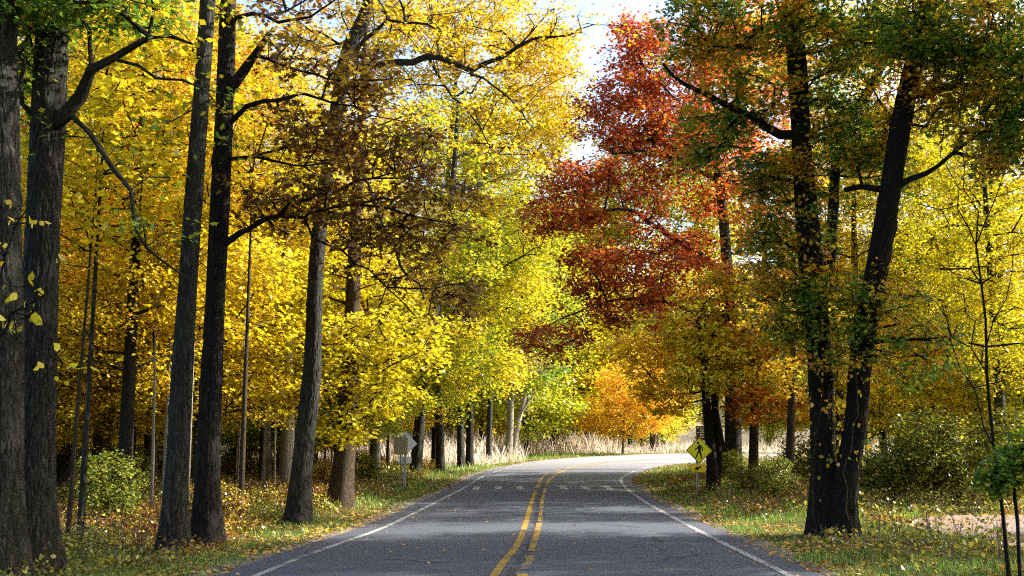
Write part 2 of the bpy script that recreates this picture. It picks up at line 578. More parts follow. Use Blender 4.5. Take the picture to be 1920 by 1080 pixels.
def add_needles(br, T, key):
    nv = len(br.vertices) if br else 0; nf = len(br.polygons) if br else 0
    n = len(T)
    co = np.zeros(nv * 3, np.float32); at = np.zeros(nv * 3, np.float32); vi = np.zeros(nf * 4, np.int32)
    if br:
        br.vertices.foreach_get('co', co); br.attributes['bark'].data.foreach_get('vector', at); br.loops.foreach_get('vertex_index', vi)
    tv = T.reshape(-1).astype(np.float32)
    me = bpy.data.meshes.new(key + '_branches')
    me.vertices.add(nv + 3 * n); me.vertices.foreach_set('co', np.concatenate([co, tv]))
    me.loops.add(nf * 4 + n * 3); me.loops.foreach_set('vertex_index', np.concatenate([vi, np.arange(3 * n, dtype=np.int32) + nv]))
    me.polygons.add(nf + n); me.polygons.foreach_set('loop_start', np.concatenate([np.arange(nf) * 4, nf * 4 + np.arange(n) * 3]).astype(np.int32))
    me.polygons.foreach_set('use_smooth', np.concatenate([np.ones(nf, bool), np.zeros(n, bool)]))
    a = me.attributes.new('bark', 'FLOAT_VECTOR', 'POINT'); a.data.foreach_set('vector', np.concatenate([at, tv]))
    me.update(calc_edges=True)
    if br: bpy.data.meshes.remove(br)
    return me


def assemble(name, meshes, loc, bark, leaf, label, cat='tree', group=None, rot=0, scale=1.0):
    root = bpy.data.objects.new(name, None)
    root.empty_display_size = .3
    root.location = loc; root.rotation_euler = (0, 0, rot); root.scale = (scale,) * 3 if not isinstance(scale, tuple) else scale
    col.objects.link(root)
    tag(root, label, cat, group)
    tr, br, lf = meshes
    for nm, me, mt in (('trunk', tr, bark), ('branches', br, bark), ('foliage', lf, leaf)):
        if me is None: continue
        o = bpy.data.objects.new(nm, me)
        if len(me.materials) == 0: me.materials.append(mt)
        o.parent = root
        col.objects.link(o)
        o.material_slots[0].link = 'OBJECT'; o.material_slots[0].material = mt
    return root


def copy_tree(src, loc, rot, scale, label, group=None, bark=None, leaf=None):
    r = src.copy(); col.objects.link(r)
    r.location = loc; r.rotation_euler = (0, 0, rot); r.scale = (scale,) * 3 if not isinstance(scale, tuple) else scale
    r['label'] = label
    if group: r['group'] = group
    for ch in src.children:
        c = ch.copy(); col.objects.link(c); c.parent = r
        if c.name.startswith('foliage'):
            if leaf: c.material_slots[0].material = leaf
        elif bark: c.material_slots[0].material = bark
    return r


def hero(name, label, base, stems, limbs, blobs, bark, leaf, twigs=5, length=.55, per=7, size=.11, shape='maple',
         zmin=2.0, flare=.22, sides=14, up=.9, flat=.45, cat='tree', group=None, seed=1, extra=None, spread=.12, stepg=.5, upg=.08, stiff=1.35, bumpy=.05):
    """stems / limbs: lists of (px, py, width_px, Y); blobs: (px, py, Y, rx_px, ry_px, ry_m, n)"""
    rg = np.random.default_rng(seed)
    B = np.array(base, float)
    sk = Skel(rg)
    for st in stems:
        pts = [W(a[0], a[1], a[3]) - B for a in st]
        rad = [pxm(a[2], a[3]) / 2 for a in st]
        if st is stems[0] or st[0][1] > 940: pts[0] = np.array([pts[0][0], pts[0][1], -.12])
        sk.path(pts, rad, -1 if st[0][1] > 840 else 'near', 0)
    A0 = []; sides_twigs = base[1] < 32
    for lb in limbs:
        n0 = len(sk.P)
        sk.path([W(a[0], a[1], a[3]) - B for a in lb], [pxm(a[2], a[3]) / 2 for a in lb], 'near', 1, wob=.045 if lb[0][3] < 32 else .06, step=.35)
        if sides_twigs:
            nn = [q for q in range(n0, len(sk.P)) if sk.R[q] < .07]
            for q in nn[::2]:
                A0.append(np.array(sk.P[q]) + unit(rg.normal(size=3)) * np.array([1, 1, .8]) * rg.uniform(.35, 1.2))
    A = [np.array(A0)] if A0 else []
    for b in blobs:
        c = W(b[0], b[1], b[2]) - B
        A.append(blob(rg, c, (pxm(b[3], b[2]), b[5], pxm(b[4], b[2])), b[6]))
    A = np.vstack(A)
    A = A[A[:, 2] > .4]
    sk.grow(A, zmin=zmin, step=stepg, up=upg, stiff=stiff)
    ms = make_tree_meshes(name, sk, twigs, length, per, size, shape, flat, up, spread, sides, flare, bumpy, rg)
    return assemble(name, ms, B, bark, leaf, label, cat, group)


# ------------------------------------------------------------------ road geometry
LEFT_PX = [(488, 1078), (598, 1034), (702, 997.5), (746, 978), (830, 936), (876, 912), (905, 894), (932, 884), (980, 871), (1035, 863), (1097, 858), (1180, 853.5), (1285, 850.5)]
RIGHT_PX = [(1477, 1079), (1337, 1010), (1260, 970), (1210, 942), (1182, 922), (1168, 909), (1164, 900), (1174, 891), (1207, 878), (1242, 871.5), (1285, 868.5)]
YEL_L_PX = [(930, 1079), (970, 1025), (990, 970), (996, 945), (1005, 920), (1010, 910), (1014, 900), (1030, 888), (1060, 880), (1110, 871), (1160, 865)]
YEL_R_PX = [(982, 1077), (1000, 1025), (1012, 980), (1017, 940), (1022, 920), (1027, 907), (1035, 896), (1050, 887), (1072, 880), (1118, 872), (1168, 866)]


def gpts(L): return np.array([G(*p)[:2] for p in L])


def smooth_line(P, n_iter=2):
    for _ in range(n_iter):
        Q = P.copy(); Q[1:-1] = .25 * P[:-2] + .5 * P[1:-1] + .25 * P[2:]; P = Q
    return P


def resample(P, n):
    d = np.concatenate([[0], np.cumsum(np.linalg.norm(np.diff(P, axis=0), axis=1))])
    t = np.linspace(0, d[-1], n)
    return np.stack([np.interp(t, d, P[:, 0]), np.interp(t, d, P[:, 1])], 1)


Lw = gpts(LEFT_PX); Rw = gpts(RIGHT_PX); YLw = gpts(YEL_L_PX); YRw = gpts(YEL_R_PX)
print('LEFT', np.round(Lw, 2).tolist()); print('RIGHT', np.round(Rw, 2).tolist())
back_l = np.array([(-6.4, -60), (-5.0, -20), (-4.3, 0)])
back_r = np.array([(2.6, -60), (3.3, -20), (3.6, 0)])
Lw = np.vstack([back_l, Lw, [(30, 83.5), (48, 84.5), (90, 84.5)]])
Rw = np.vstack([back_r, Rw, [(17, 68.5), (30, 69.5), (48, 70), (90, 70)]])
YLw = np.vstack([(-2.6, -40), (-1.1, 0), YLw, [(16.5, 76.8), (26, 77.3), (50, 77.5)]])
YRw = np.vstack([(-2.2, -40), (-.72, 0), YRw, [(16.5, 76.3), (26, 76.9), (50, 77.1)]])


def arc_line(P, step=.5):
    C = catmull(np.hstack([P, np.zeros((len(P), 1))]), step)[:, :2]
    return smooth_line(C, 3)


Lc, Rc = arc_line(Lw), arc_line(Rw)
YLc, YRc = arc_line(YLw), arc_line(YRw)


def offset(C, d):
    T = unit(np.gradient(C, axis=0))
    return C + np.stack([-T[:, 1], T[:, 0]], 1) * d      # positive = to the left of travel


AL = offset(Lc, .55)         # asphalt edges lie outside the painted lines
AR = offset(Rc, -.48)
POLY = np.vstack([AL, AR[::-1]])


def seg_dist(P, C):
    A, B = C[:-1], C[1:]
    out = np.full(len(P), 1e9)
    for a, b in zip(A[::2], C[2::2] if len(C) % 2 else np.vstack([C[2::2], C[-1:]])):
        ab = b - a; L2 = (ab ** 2).sum()
        if L2 < 1e-9: continue
        t = np.clip(((P - a) @ ab) / L2, 0, 1)
        out = np.minimum(out, np.linalg.norm(P - a - t[:, None] * ab, axis=1))
    return out


def inside(P, poly):
    x, y = P[:, 0], P[:, 1]; r = np.zeros(len(P), bool)
    q = poly[::2]
    x0, y0 = q[:, 0], q[:, 1]; x1, y1 = np.roll(x0, -1), np.roll(y0, -1)
    for a, b, c, d in zip(x0, y0, x1, y1):
        if b == d: continue
        cond = ((b > y) != (d > y)) & (x < (c - a) * (y - b) / (d - b) + a)
        r ^= cond
    return r


def road_dist(P):
    """metres outside the asphalt (negative on it)"""
    d = np.minimum(seg_dist(P, AL), seg_dist(P, AR))
    return np.where(inside(P, POLY), -d, d)


def vnoise(x, y, s, seed=0):
    r = np.random.default_rng(seed); g = r.uniform(-1, 1, (64, 64))
    u, v = x / s, y / s
    i, j = np.floor(u).astype(int), np.floor(v).astype(int)
    f, h = u - i, v - j; f = f * f * (3 - 2 * f); h = h * h * (3 - 2 * h)
    q = lambda a, b: g[a % 64, b % 64]
    return (q(i, j) * (1 - f) + q(i + 1, j) * f) * (1 - h) + (q(i, j + 1) * (1 - f) + q(i + 1, j + 1) * f) * h


def ground_z(P):
    x, y = P[:, 0], P[:, 1]
    near = (np.abs(x) < 110) & (y < 130) & (y > -70)
    d = np.full(len(P), 50.0)
    d[near] = road_dist(P[near])
    w = np.clip((d - .1) / 2.5, 0, 1); w = w * w * (3 - 2 * w)
    far = np.clip((np.hypot(x, y) - 100) / 200, 0, 1)
    n = vnoise(x, y, 5.0, 1) * .10 + vnoise(x, y, 1.6, 2) * .035 + vnoise(x, y, 17, 3) * .16
    n = n * (1 - far)
    return prof(y) - .06 * (1 - np.clip(d / .35 + .4, 0, 1)) + w * (n + .02) - .012 * (d > 0) * (1 - w)


# ground sheet
gx = np.unique(np.concatenate([np.linspace(-24, 24, 161), np.linspace(-70, 70, 141), np.sinh(np.linspace(-6.2, 6.2, 61)) * 12]))
gy = np.unique(np.concatenate([np.linspace(0, 90, 226), np.linspace(-60, 140, 161), np.sinh(np.linspace(-5.9, 6.2, 61)) * 12]))
XX, YY = np.meshgrid(gx, gy)
GP = np.stack([XX.ravel(), YY.ravel()], 1)
gz = ground_z(GP)
V = np.hstack([GP, gz[:, None]])
nx, ny = len(gx), len(gy)
ii = (np.arange(ny - 1)[:, None] * nx + np.arange(nx - 1)[None, :]).ravel()
F = np.stack([ii, ii + 1, ii + nx + 1, ii + nx], 1)
ground_me = quad_mesh('ground', V, F)


def gz1(x, y):
    return float(ground_z(np.array([[x, y]]))[0])


def ground_material():
    m, nt, out = new_mat('leafy_soil_and_turf')
    tc = nt.nodes.new("ShaderNodeTexCoord"); v = tc.outputs['Object']
    soil = ramp(nt, [(.3, (.035, .022, .012)), (.5, (.075, .045, .022)), (.7, (.14, .085, .035))], noise(nt, v, 9, 6, .7))
    turf = ramp(nt, [(.3, (.03, .055, .012)), (.6, (.07, .11, .02)), (.8, (.14, .15, .04))], noise(nt, v, 14, 6, .7))
    leaf = ramp(nt, [(.35, (.20, .09, .02)), (.55, (.42, .26, .03)), (.7, (.55, .38, .04))], noise(nt, v, 30, 4, .7))
    f1 = nt.nodes.new("ShaderNodeMapRange"); f1.inputs[1].default_value = .42; f1.inputs[2].default_value = .55
    nt.links.new(noise(nt, v, .5, 5, .6), f1.inputs[0])
    c = mixc(nt, f1.outputs[0], soil, turf)
    f2 = nt.nodes.new("ShaderNodeMapRange"); f2.inputs[1].default_value = .56; f2.inputs[2].default_value = .62
    nt.links.new(noise(nt, v, 12, 3, .6), f2.inputs[0])
    c = mixc(nt, f2.outputs[0], c, leaf)
    bsdf(nt, out, c, .95, bump(nt, noise(nt, v, 20, 6, .7), 1.0, .06), spec=.1)
    return m


tag(link('ground', ground_me, ground_material()), kind='structure')


def strip(name, A, B, n, lat, lift, mat, crown=.0):
    """sheet between two curves following the terrain"""
    A = resample(A, n); B = resample(B, n)
    t = np.linspace(0, 1, lat)[None, :, None]
    P = A[:, None, :] * (1 - t) + B[:, None, :] * t
    z = prof(P[..., 1]) + lift + crown * (4 * t[..., 0] * (1 - t[..., 0]))
    V = np.concatenate([P, z[..., None]], -1).reshape(-1, 3)
    i = (np.arange(n - 1)[:, None] * lat + np.arange(lat - 1)[None, :]).ravel()
    F = np.stack([i, i + lat, i + lat + 1, i + 1], 1)
    return link(name, quad_mesh(name, V, F), mat)


def asphalt_material():
    m, nt, out = new_mat('worn_asphalt')
    tc = nt.nodes.new("ShaderNodeTexCoord"); v = tc.outputs['Object']
    c = ramp(nt, [(.25, (.060, .070, .094)), (.5, (.070, .082, .108)), (.8, (.086, .098, .124))], noise(nt, v, 45, 6, .8))
    c = mixc(nt, mathn(nt, 'MULTIPLY', noise(nt, v, .45, 5, .6), .5), c, (.046, .052, .068))
    sp = noise(nt, v, 160, 2, .5)
    f = nt.nodes.new("ShaderNodeMapRange"); f.inputs[1].default_value = .64; f.inputs[2].default_value = .72
    nt.links.new(sp, f.inputs[0])
    c = mixc(nt, mathn(nt, 'MULTIPLY', f.outputs[0], .22), c, (.30, .29, .27))
    # cracks
    vo = nt.nodes.new("ShaderNodeTexVoronoi"); vo.feature = 'DISTANCE_TO_EDGE'; vo.inputs['Scale'].default_value = .35
    mp = nt.nodes.new("ShaderNodeVectorMath"); mp.operation = 'ADD'
    nn = nt.nodes.new("ShaderNodeTexNoise"); nn.inputs['Scale'].default_value = 1.6; nn.inputs['Detail'].default_value = 5
    nt.links.new(v, nn.inputs['Vector']); nt.links.new(v, mp.inputs[0]); nt.links.new(nn.outputs['Color'], mp.inputs[1])
    nt.links.new(mp.outputs[0], vo.inputs['Vector'])
    cr = nt.nodes.new("ShaderNodeMapRange"); cr.inputs[1].default_value = .0; cr.inputs[2].default_value = .006; cr.inputs[3].default_value = 1; cr.inputs[4].default_value = 0
    nt.links.new(vo.outputs['Distance'], cr.inputs[0])
    gate = nt.nodes.new("ShaderNodeMapRange"); gate.inputs[1].default_value = .5; gate.inputs[2].default_value = .6
    nt.links.new(noise(nt, v, .3, 2, .5), gate.inputs[0])
    c = mixc(nt, mathn(nt, 'MULTIPLY', mathn(nt, 'MULTIPLY', cr.outputs[0], gate.outputs[0]), .8), c, (.02, .02, .02))
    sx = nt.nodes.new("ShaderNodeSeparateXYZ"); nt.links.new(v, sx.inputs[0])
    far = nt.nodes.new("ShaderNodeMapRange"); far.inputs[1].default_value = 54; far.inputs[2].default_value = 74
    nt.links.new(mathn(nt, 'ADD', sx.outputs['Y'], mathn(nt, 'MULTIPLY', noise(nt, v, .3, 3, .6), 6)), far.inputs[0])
    pale = ramp(nt, [(.3, (.20, .195, .20)), (.7, (.30, .29, .295))], noise(nt, v, 40, 5, .8))  # sunlit brightness at the bend put into the asphalt colour
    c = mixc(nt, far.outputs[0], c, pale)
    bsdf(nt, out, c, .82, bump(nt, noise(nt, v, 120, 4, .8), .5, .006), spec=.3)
    return m


NR = 420
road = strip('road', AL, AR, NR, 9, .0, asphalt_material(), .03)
tag(road, kind='structure')


# the road sheet is a blend between edges: find its height at a point for things lying on it
_ALr, _ARr = resample(AL, NR), resample(AR, NR)


def road_z(P, lift=.0):
    mid = .5 * (_ALr + _ARr)
    z = np.zeros(len(P))
    for s0 in range(0, len(P), 400):
        p = P[s0:s0 + 400]
        ab = _ARr - _ALr
        t = ((p[:, None, :] - _ALr[None]) * ab[None]).sum(-1) / (ab ** 2).sum(-1)[None]
        dd = np.linalg.norm(p[:, None, :] - (_ALr[None] + np.clip(t, 0, 1)[..., None] * ab[None]), axis=-1)
        k = dd.argmin(1); tt = np.clip(t[np.arange(len(p)), k], 0, 1)
        ti = np.floor(tt * 8) / 8; fr = tt * 8 - np.floor(tt * 8)
        cz = lambda q: .03 * 4 * q * (1 - q)
        z[s0:s0 + 400] = prof(p[:, 1]) + cz(ti) * (1 - fr) + cz(np.minimum(ti + .125, 1)) * fr
    return z + lift


def paint_material(name, c, wear_lo, wear_hi):
    m, nt, out = new_mat(name)
    tc = nt.nodes.new("ShaderNodeTexCoord"); v = tc.outputs['Object']
    base = ramp(nt, [(.3, tuple(x * .8 for x in c)), (.7, c)], noise(nt, v, 30, 5, .7))
    n = mathn(nt, 'ADD', mathn(nt, 'MULTIPLY', noise(nt, v, 1.1, 3, .6), .6), mathn(nt, 'MULTIPLY', noise(nt, v, 34, 5, .75), .4))
    f = nt.nodes.new("ShaderNodeMapRange"); f.inputs[1].default_value = wear_lo; f.inputs[2].default_value = wear_hi
    nt.links.new(n, f.inputs[0])
    cc = mixc(nt, f.outputs[0], base, (.06, .068, .088))
    bsdf(nt, out, cc, .75, None, spec=.3)
    return m


M['paint_white'] = paint_material('white_road_paint', (.34, .34, .335), .50, .60)
M['paint_yellow'] = paint_material('yellow_road_paint', (.36, .22, .03), .50, .62)
M['paint_worn'] = paint_material('worn_yellow_paint', (.50, .30, .03), .46, .56)
M['paint_faded'] = paint_material('faded_white_paint', (.36, .36, .36), .56, .66)
M['tar'] = paint_material('crack_sealant', (.035, .035, .042), .48, .56)


def line_mark(name, C, w, lift, mat, y0=-1e9, y1=1e9, x1=1e9, ragged=0.0):
    m = (C[:, 1] >= y0) & (C[:, 1] <= y1) & (C[:, 0] <= x1)
    C = C[m]
    C = resample(C, max(3, int(np.linalg.norm(np.diff(C, axis=0), axis=1).sum() / .25)))
    wj = w * .5 * (1 + ragged * vnoise(C[:, 0] + C[:, 1], C[:, 1], .4, 9))[:, None]
    T = unit(np.gradient(C, axis=0)); N = np.stack([-T[:, 1], T[:, 0]], 1)
    if ragged > .5: C = C + N * (vnoise(C[:, 1], C[:, 0], .5, 5) * .05)[:, None]
    A, B = C + N * wj, C - N * wj
    za, zb = road_z(A, lift), road_z(B, lift)
    V = np.vstack([np.hstack([A, za[:, None]]), np.hstack([B, zb[:, None]])])
    n = len(C); i = np.arange(n - 1)
    F = np.stack([i, i + n, i + n + 1, i + 1], 1)
    return tag(link(name, quad_mesh(name, V, F), mat), kind='structure')


line_mark('road_markings', Lc, .13, .006, M['paint_white'], ragged=.15)
line_mark('road_markings', Rc, .13, .006, M['paint_white'], ragged=.15)
line_mark('road_markings', YLc, .125, .0065, M['paint_yellow'], y1=39.0, ragged=.1)
line_mark('road_markings', YLc, .15, .0065, M['paint_yellow'], y0=40.6, y1=47.0, ragged=.1)
line_mark('road_markings', YLc, .13, .0065, M['paint_worn'], y0=47.2, x1=45, ragged=.2)
line_mark('road_markings', YRc, .14, .0065, M['paint_yellow'], y1=15.2, ragged=.2)
line_mark('road_markings', YRc, .11, .0065, M['paint_worn'], y0=15.3, y1=17.5, ragged=.6)
line_mark('road_markings', YRc, .12, .0065, M['paint_yellow'], y0=17.6, y1=24.5, ragged=.1)
line_mark('road_markings', YRc, .10, .0065, M['paint_worn'], y0=24.6, y1=41, ragged=.2)
line_mark('road_markings', YRc, .14, .0065, M['paint_yellow'], y0=42.5, x1=45, ragged=.2)
_seam = .5 * (resample(YLc[(YLc[:, 1] > -5) & (YLc[:, 1] < 60)], 160) + resample(YRc[(YRc[:, 1] > -5) & (YRc[:, 1] < 60)], 160))
line_mark('road_crack', _seam + np.array([.05, 0]), .09, .004, M['tar'], y0=0, y1=45, ragged=1.6)


for k_, (pa_, pb_) in enumerate((((1170, 1062), (1330, 1040)), ((1235, 1010), (1262, 1050)), ((700, 1050), (860, 1058)), ((1130, 985), (1190, 992)))):
    A_, B_ = G(*pa_)[:2], G(*pb_)[:2]
    t_ = np.linspace(0, 1, 24)[:, None]
    Lc_ = A_ * (1 - t_) + B_ * t_
    Lc_ = Lc_ + np.stack([vnoise(t_[:, 0] * 9, t_[:, 0] * 0 + k_, 1, 81), vnoise(t_[:, 0] * 9, t_[:, 0] * 0 + k_, 1, 82)], 1) * .22
    line_mark('road_crack', Lc_, .035, .004, M['tar'], ragged=1.2)


def mark_quad(px, y, w, L):
    g = G(px, y)
    c = np.array([[g[0] - w / 2, g[1] - L / 2], [g[0] + w / 2, g[1] - L / 2], [g[0] + w / 2, g[1] + L / 2], [g[0] - w / 2, g[1] + L / 2]])
    ts = np.linspace(0, 1, 7)
    A = np.array([c[0] * (1 - t) + c[3] * t for t in ts]); B = np.array([c[1] * (1 - t) + c[2] * t for t in ts])
    V = np.vstack([np.hstack([A, road_z(A, .0075)[:, None]]), np.hstack([B, road_z(B, .0075)[:, None]])])
    i = np.arange(6)
    return tag(link('crosswalk_marking', quad_mesh('crosswalk_marking', V, np.stack([i, i + 7, i + 8, i + 1], 1)), M['paint_faded']), kind='structure')


for px in (893, 934, 975, 1056, 1098, 1140):
    mark_quad(px, 916, .26, 2.2)


# gravel shoulder and side path
def gravel_material(name, a, b, scale=30):
    m, nt, out = new_mat(name)
    tc = nt.nodes.new("ShaderNodeTexCoord"); v = tc.outputs['Object']
    vo = nt.nodes.new("ShaderNodeTexVoronoi"); vo.inputs['Scale'].default_value = scale
    nt.links.new(v, vo.inputs['Vector'])
    sep = nt.nodes.new("ShaderNodeSeparateColor"); nt.links.new(vo.outputs['Color'], sep.inputs[0])
    c = ramp(nt, [(0, a), (.6, b), (1, tuple(min(1, x * 1.5) for x in b))], sep.outputs[0])
    c = mixc(nt, mathn(nt, 'MULTIPLY', noise(nt, v, 2.5, 4, .6), .6), c, a)
    bsdf(nt, out, c, .95, bump(nt, vo.outputs['Distance'], -.8, .03), spec=.1)
    return m


M['gravel'] = gravel_material('gravel', (.09, .075, .06), (.22, .19, .165))
M['path'] = gravel_material('path_gravel', (.14, .10, .085), (.27, .21, .185), 40)


def ground_patch(name, A, B, n, lat, lift, mat):
    A = resample(A, n); B = resample(B, n); t = np.linspace(0, 1, lat)[None, :, None]
    P = A[:, None, :] * (1 - t) + B[:, None, :] * t
    P = P.reshape(-1, 2)
    V = np.hstack([P, (ground_z(P) + lift)[:, None]])
    i = (np.arange(n - 1)[:, None] * lat + np.arange(lat - 1)[None, :]).ravel()
    return tag(link(name, quad_mesh(name, V, np.stack([i, i + lat, i + lat + 1, i + 1], 1)), mat), kind='structure')


_m = AL[(AL[:, 1] > -30) & (AL[:, 1] < 62)]
_w = (.38 + .22 * vnoise(_m[:, 0], _m[:, 1], 1.3, 4))[:, None]
_N = unit(np.gradient(_m, axis=0)); _N = np.stack([-_N[:, 1], _N[:, 0]], 1)
ground_patch('gravel_shoulder', _m + _N * _w, _m + _N * .004, 300, 4, .02, M['gravel'])
_m = AR[(AR[:, 1] > -30) & (AR[:, 1] < 45) & (AR[:, 0] < 6)]
_w = (.28 + .2 * vnoise(_m[:, 0], _m[:, 1], 1.3, 7))[:, None]
_N = unit(np.gradient(_m, axis=0)); _N = np.stack([-_N[:, 1], _N[:, 0]], 1)
ground_patch('gravel_shoulder', _m - _N * .004, _m - _N * _w, 260, 4, .02, M['gravel'])
pa = np.array([(8.2, 23.2), (9.6, 25.2), (12, 26.0), (16, 26.4), (30, 26)])
pb = np.array([(8.2, 22.0), (8.6, 18.8), (9.6, 17.0), (16, 16.4), (30, 16)])
ground_patch('gravel_path', arc_line(pa, .5), arc_line(pb, .5), 60, 24, .03, M['path'])
PATH_POLY = np.vstack([pa, pb[::-1]])

# ------------------------------------------------------------------ hero trees on the left
G0 = lambda px, py: G(px, py)


def on_ground(px, py):
    g = G(px, py); g[2] = gz1(g[0], g[1]) - .03
    return g


b = on_ground(20, 1068)
hero('oak_tree', 'massive furrowed grey trunk cut by the left edge of the photo, nearest tree of all', W(0, 1076, 14.6) * [1, 1, 0],
     [[(-8, 1076, 90, 14.6), (0, 900, 80, 14.6), (4, 600, 76, 14.7), (3, 300, 66, 14.9), (-4, 0, 62, 15.2), (-20, -400, 45, 16), (-30, -800, 25, 17)]],
     [[(0, -100, 26, 15), (80, -220, 18, 15.5), (160, -330, 8, 16)]],
     [(-80, -350, 15, 200, 200, 3, 90), (90, -330, 16, 130, 130, 2, 60), (60, 0, 15.6, 60, 40, 1.0, 14), (-200, 0, 15, 60, 60, 1.5, 10)],
     M['bark'], M['green'], shape='oak', size=.13, zmin=5.5, sides=40, seed=3, flare=.5, per=6)
hero('oak_tree', 'thick grey furrowed trunk with an arching bare limb, second from left edge', W(60, 1062, 15.6) * [1, 1, 0],
     [[(52, 1064, 92, 15.6), (62, 900, 76, 15.6), (72, 650, 66, 15.7), (84, 350, 64, 15.8), (100, 0, 60, 16), (112, -300, 46, 16.3), (125, -700, 25, 17)]],
     [[(118, 232, 34, 15.8), (148, 180, 26, 15.6), (170, 128, 20, 15.4), (215, 100, 15, 15.3), (270, 70, 12, 15.2), (310, 66, 8, 15.2), (356, 90, 4, 15.1)],
      [(112, 238, 16, 15.8), (150, 225, 12, 15.5), (195, 290, 10, 15.3), (240, 350, 9, 15.2), (252, 430, 7, 15.2), (300, 485, 5, 15.1), (345, 508, 3, 15.0)],
      [(230, 95, 9, 15.3), (262, 125, 7, 15.2), (300, 145, 6, 15.1), (345, 148, 5, 15.1), (400, 190, 3, 15)],
      [(60, 232, 14, 15.8), (40, 190, 10, 15.6), (30, 120, 7, 15.4)],
      [(108, -60, 22, 16), (190, -90, 16, 15.6), (280, -80, 10, 15.4)]],
     [(60, 20, 15.5, 60, 45, .8, 26), (210, 5, 15.2, 120, 50, 1.0, 46), (40, 110, 15.8, 26, 70, .6, 16), (250, -150, 16, 200, 130, 2.5, 80), (100, -400, 16, 220, 180, 3, 90)],
     M['bark'], M['green'], shape='oak', size=.13, zmin=4.5, sides=40, seed=4, flare=.5, per=6)
hero('oak_tree', 'straight dark trunk with sunlit foot, left one of the tall pair', W(322, 1021, 18.9) * [1, 1, 0],
     [[(322, 1021, 48, 18.9), (333, 850, 42, 18.9), (345, 650, 38, 19), (368, 300, 33, 19.2), (390, 0, 29, 19.6), (405, -300, 22, 20), (415, -600, 14, 20.5)]],
     [],
     [(400, -400, 20, 160, 200, 2.5, 90), (330, -120, 19.5, 110, 60, 1.5, 26), (420, 40, 20.5, 30, 40, 1, 5)],
     M['bark'], M['yellow_green'], shape='maple', size=.12, zmin=8, sides=28, seed=5, flare=.45, per=5)
hero('bronze_oak_tree', 'dark oak, right one of the tall pair, its long limbs hung with bronze leaves', W(388, 1006, 20.2) * [1, 1, 0],
     [[(385, 1006, 52, 20.2), (390, 850, 44, 20.2), (402, 600, 38, 20.3), (416, 300, 36, 20.5), (424, 120, 34, 20.7), (428, 0, 30, 20.9), (438, -350, 20, 21.5), (445, -600, 12, 22)]],
     [[(428, 170, 26, 20.6), (455, 130, 20, 20.5), (480, 100, 15, 20.4), (500, 68, 12, 20.4)],
      [(475, 108, 8, 20.4), (540, 118, 6, 20.2), (620, 150, 4, 20.5)],
      [(400, 262, 15, 20.5), (440, 218, 11, 20.2), (490, 192, 9, 20), (545, 176, 7, 19.9), (600, 190, 5, 20), (700, 210, 3, 20)],
      [(424, 305, 12, 20.4), (460, 296, 8, 20.2), (520, 300, 5, 20), (600, 330, 3, 20)],
      [(412, 466, 15, 20.4), (450, 440, 12, 20.2), (495, 415, 10, 20.1), (545, 385, 8, 20), (610, 360, 6, 20), (700, 330, 4, 20.4)],
      [(495, 413, 7, 20.1), (560, 405, 6, 19.8), (640, 385, 5, 19.6), (760, 400, 4, 19.6), (850, 420, 2, 19.6)],
      [(560, 430, 5, 20.1), (640, 470, 4, 20.2), (720, 540, 3, 20.2), (780, 590, 2, 20.2)],
      [(426, 40, 12, 20.8), (470, 25, 9, 20.6), (520, 34, 7, 20.4), (580, 38, 5, 20.3)]],
     [(690, 150, 20.5, 80, 55, 1.3, 34), (600, 250, 20.5, 110, 65, 1.5, 34), (720, 300, 20.5, 130, 75, 1.5, 56), (820, 390, 20.2, 90, 75, 1.4, 32), (620, 370, 20, 120, 45, 1.2, 26),
      (730, 470, 20.3, 120, 60, 1.3, 30), (500, 390, 20.3, 50, 35, 1, 10), (840, 560, 20.3, 60, 50, 1.2, 14), (560, 110, 20.6, 60, 50, 1.2, 16), (560, -40, 20.6, 140, 40, 2, 24), (520, -350, 21, 220, 180, 3, 60)],
     M['bark_dark'], M['bronze'], shape='oak', size=.15, zmin=4.5, sides=28, seed=6, flare=.45, per=6, twigs=5, length=.42, spread=.08, upg=.03)
hero('oak_tree', 'leaning dark trunk between the tall pair and the broad brown trunk', W(560, 977, 24.6) * [1, 1, 0],
     [[(556, 977, 42, 24.6), (568, 850, 38, 24.6), (585, 700, 34, 24.6), (592, 520, 29, 24.8), (602, 400, 28, 25), (625, 250, 27, 25.2), (652, 100, 28, 25.4), (695, 0, 27, 25.6), (760, -250, 20, 26), (800, -500, 12, 26)]],
     [[(640, 165, 14, 25.3), (700, 60, 8, 25), (760, 40, 6, 24.8), (830, 60, 4, 24.6)],
      [(626, 260, 12, 25.2), (680, 330, 8, 24.6), (740, 470, 6, 24.3), (800, 560, 4, 24)],
      [(650, 118, 16, 25.4), (710, 118, 14, 25.2), (770, 108, 13, 25), (830, 108, 12, 24.8), (880, 132, 11, 24.6), (940, 106, 8, 24.4), (1000, 72, 6, 24.3), (1060, 66, 4, 24.2), (1110, 46, 2, 24.2)],
      [(870, 128, 7, 24.6), (900, 150, 5, 24.4), (960, 190, 4, 24.2), (1000, 240, 2, 24)],
      [(800, 112, 6, 24.9), (850, 180, 5, 24.7), (900, 240, 3, 24.5), (930, 290, 2, 24.4)],
      [(980, 82, 4, 24.4), (1010, 40, 3, 24.3), (1040, 10, 2, 24.3)]],
     [(780, 20, 26, 130, 60, 2.5, 46), (760, -300, 26, 220, 200, 3.5, 90), (600, 60, 26, 70, 60, 2, 18), (720, 200, 26.5, 100, 60, 1.8, 24), (1040, 50, 24.3, 70, 40, 1, 12), (900, 90, 24.6, 90, 50, 1.3, 18), (920, 250, 24.3, 70, 60, 1, 10)],
     M['bark'], M['gold'], shape='oak', size=.12, zmin=6, sides=24, seed=7, flare=.45, per=6)
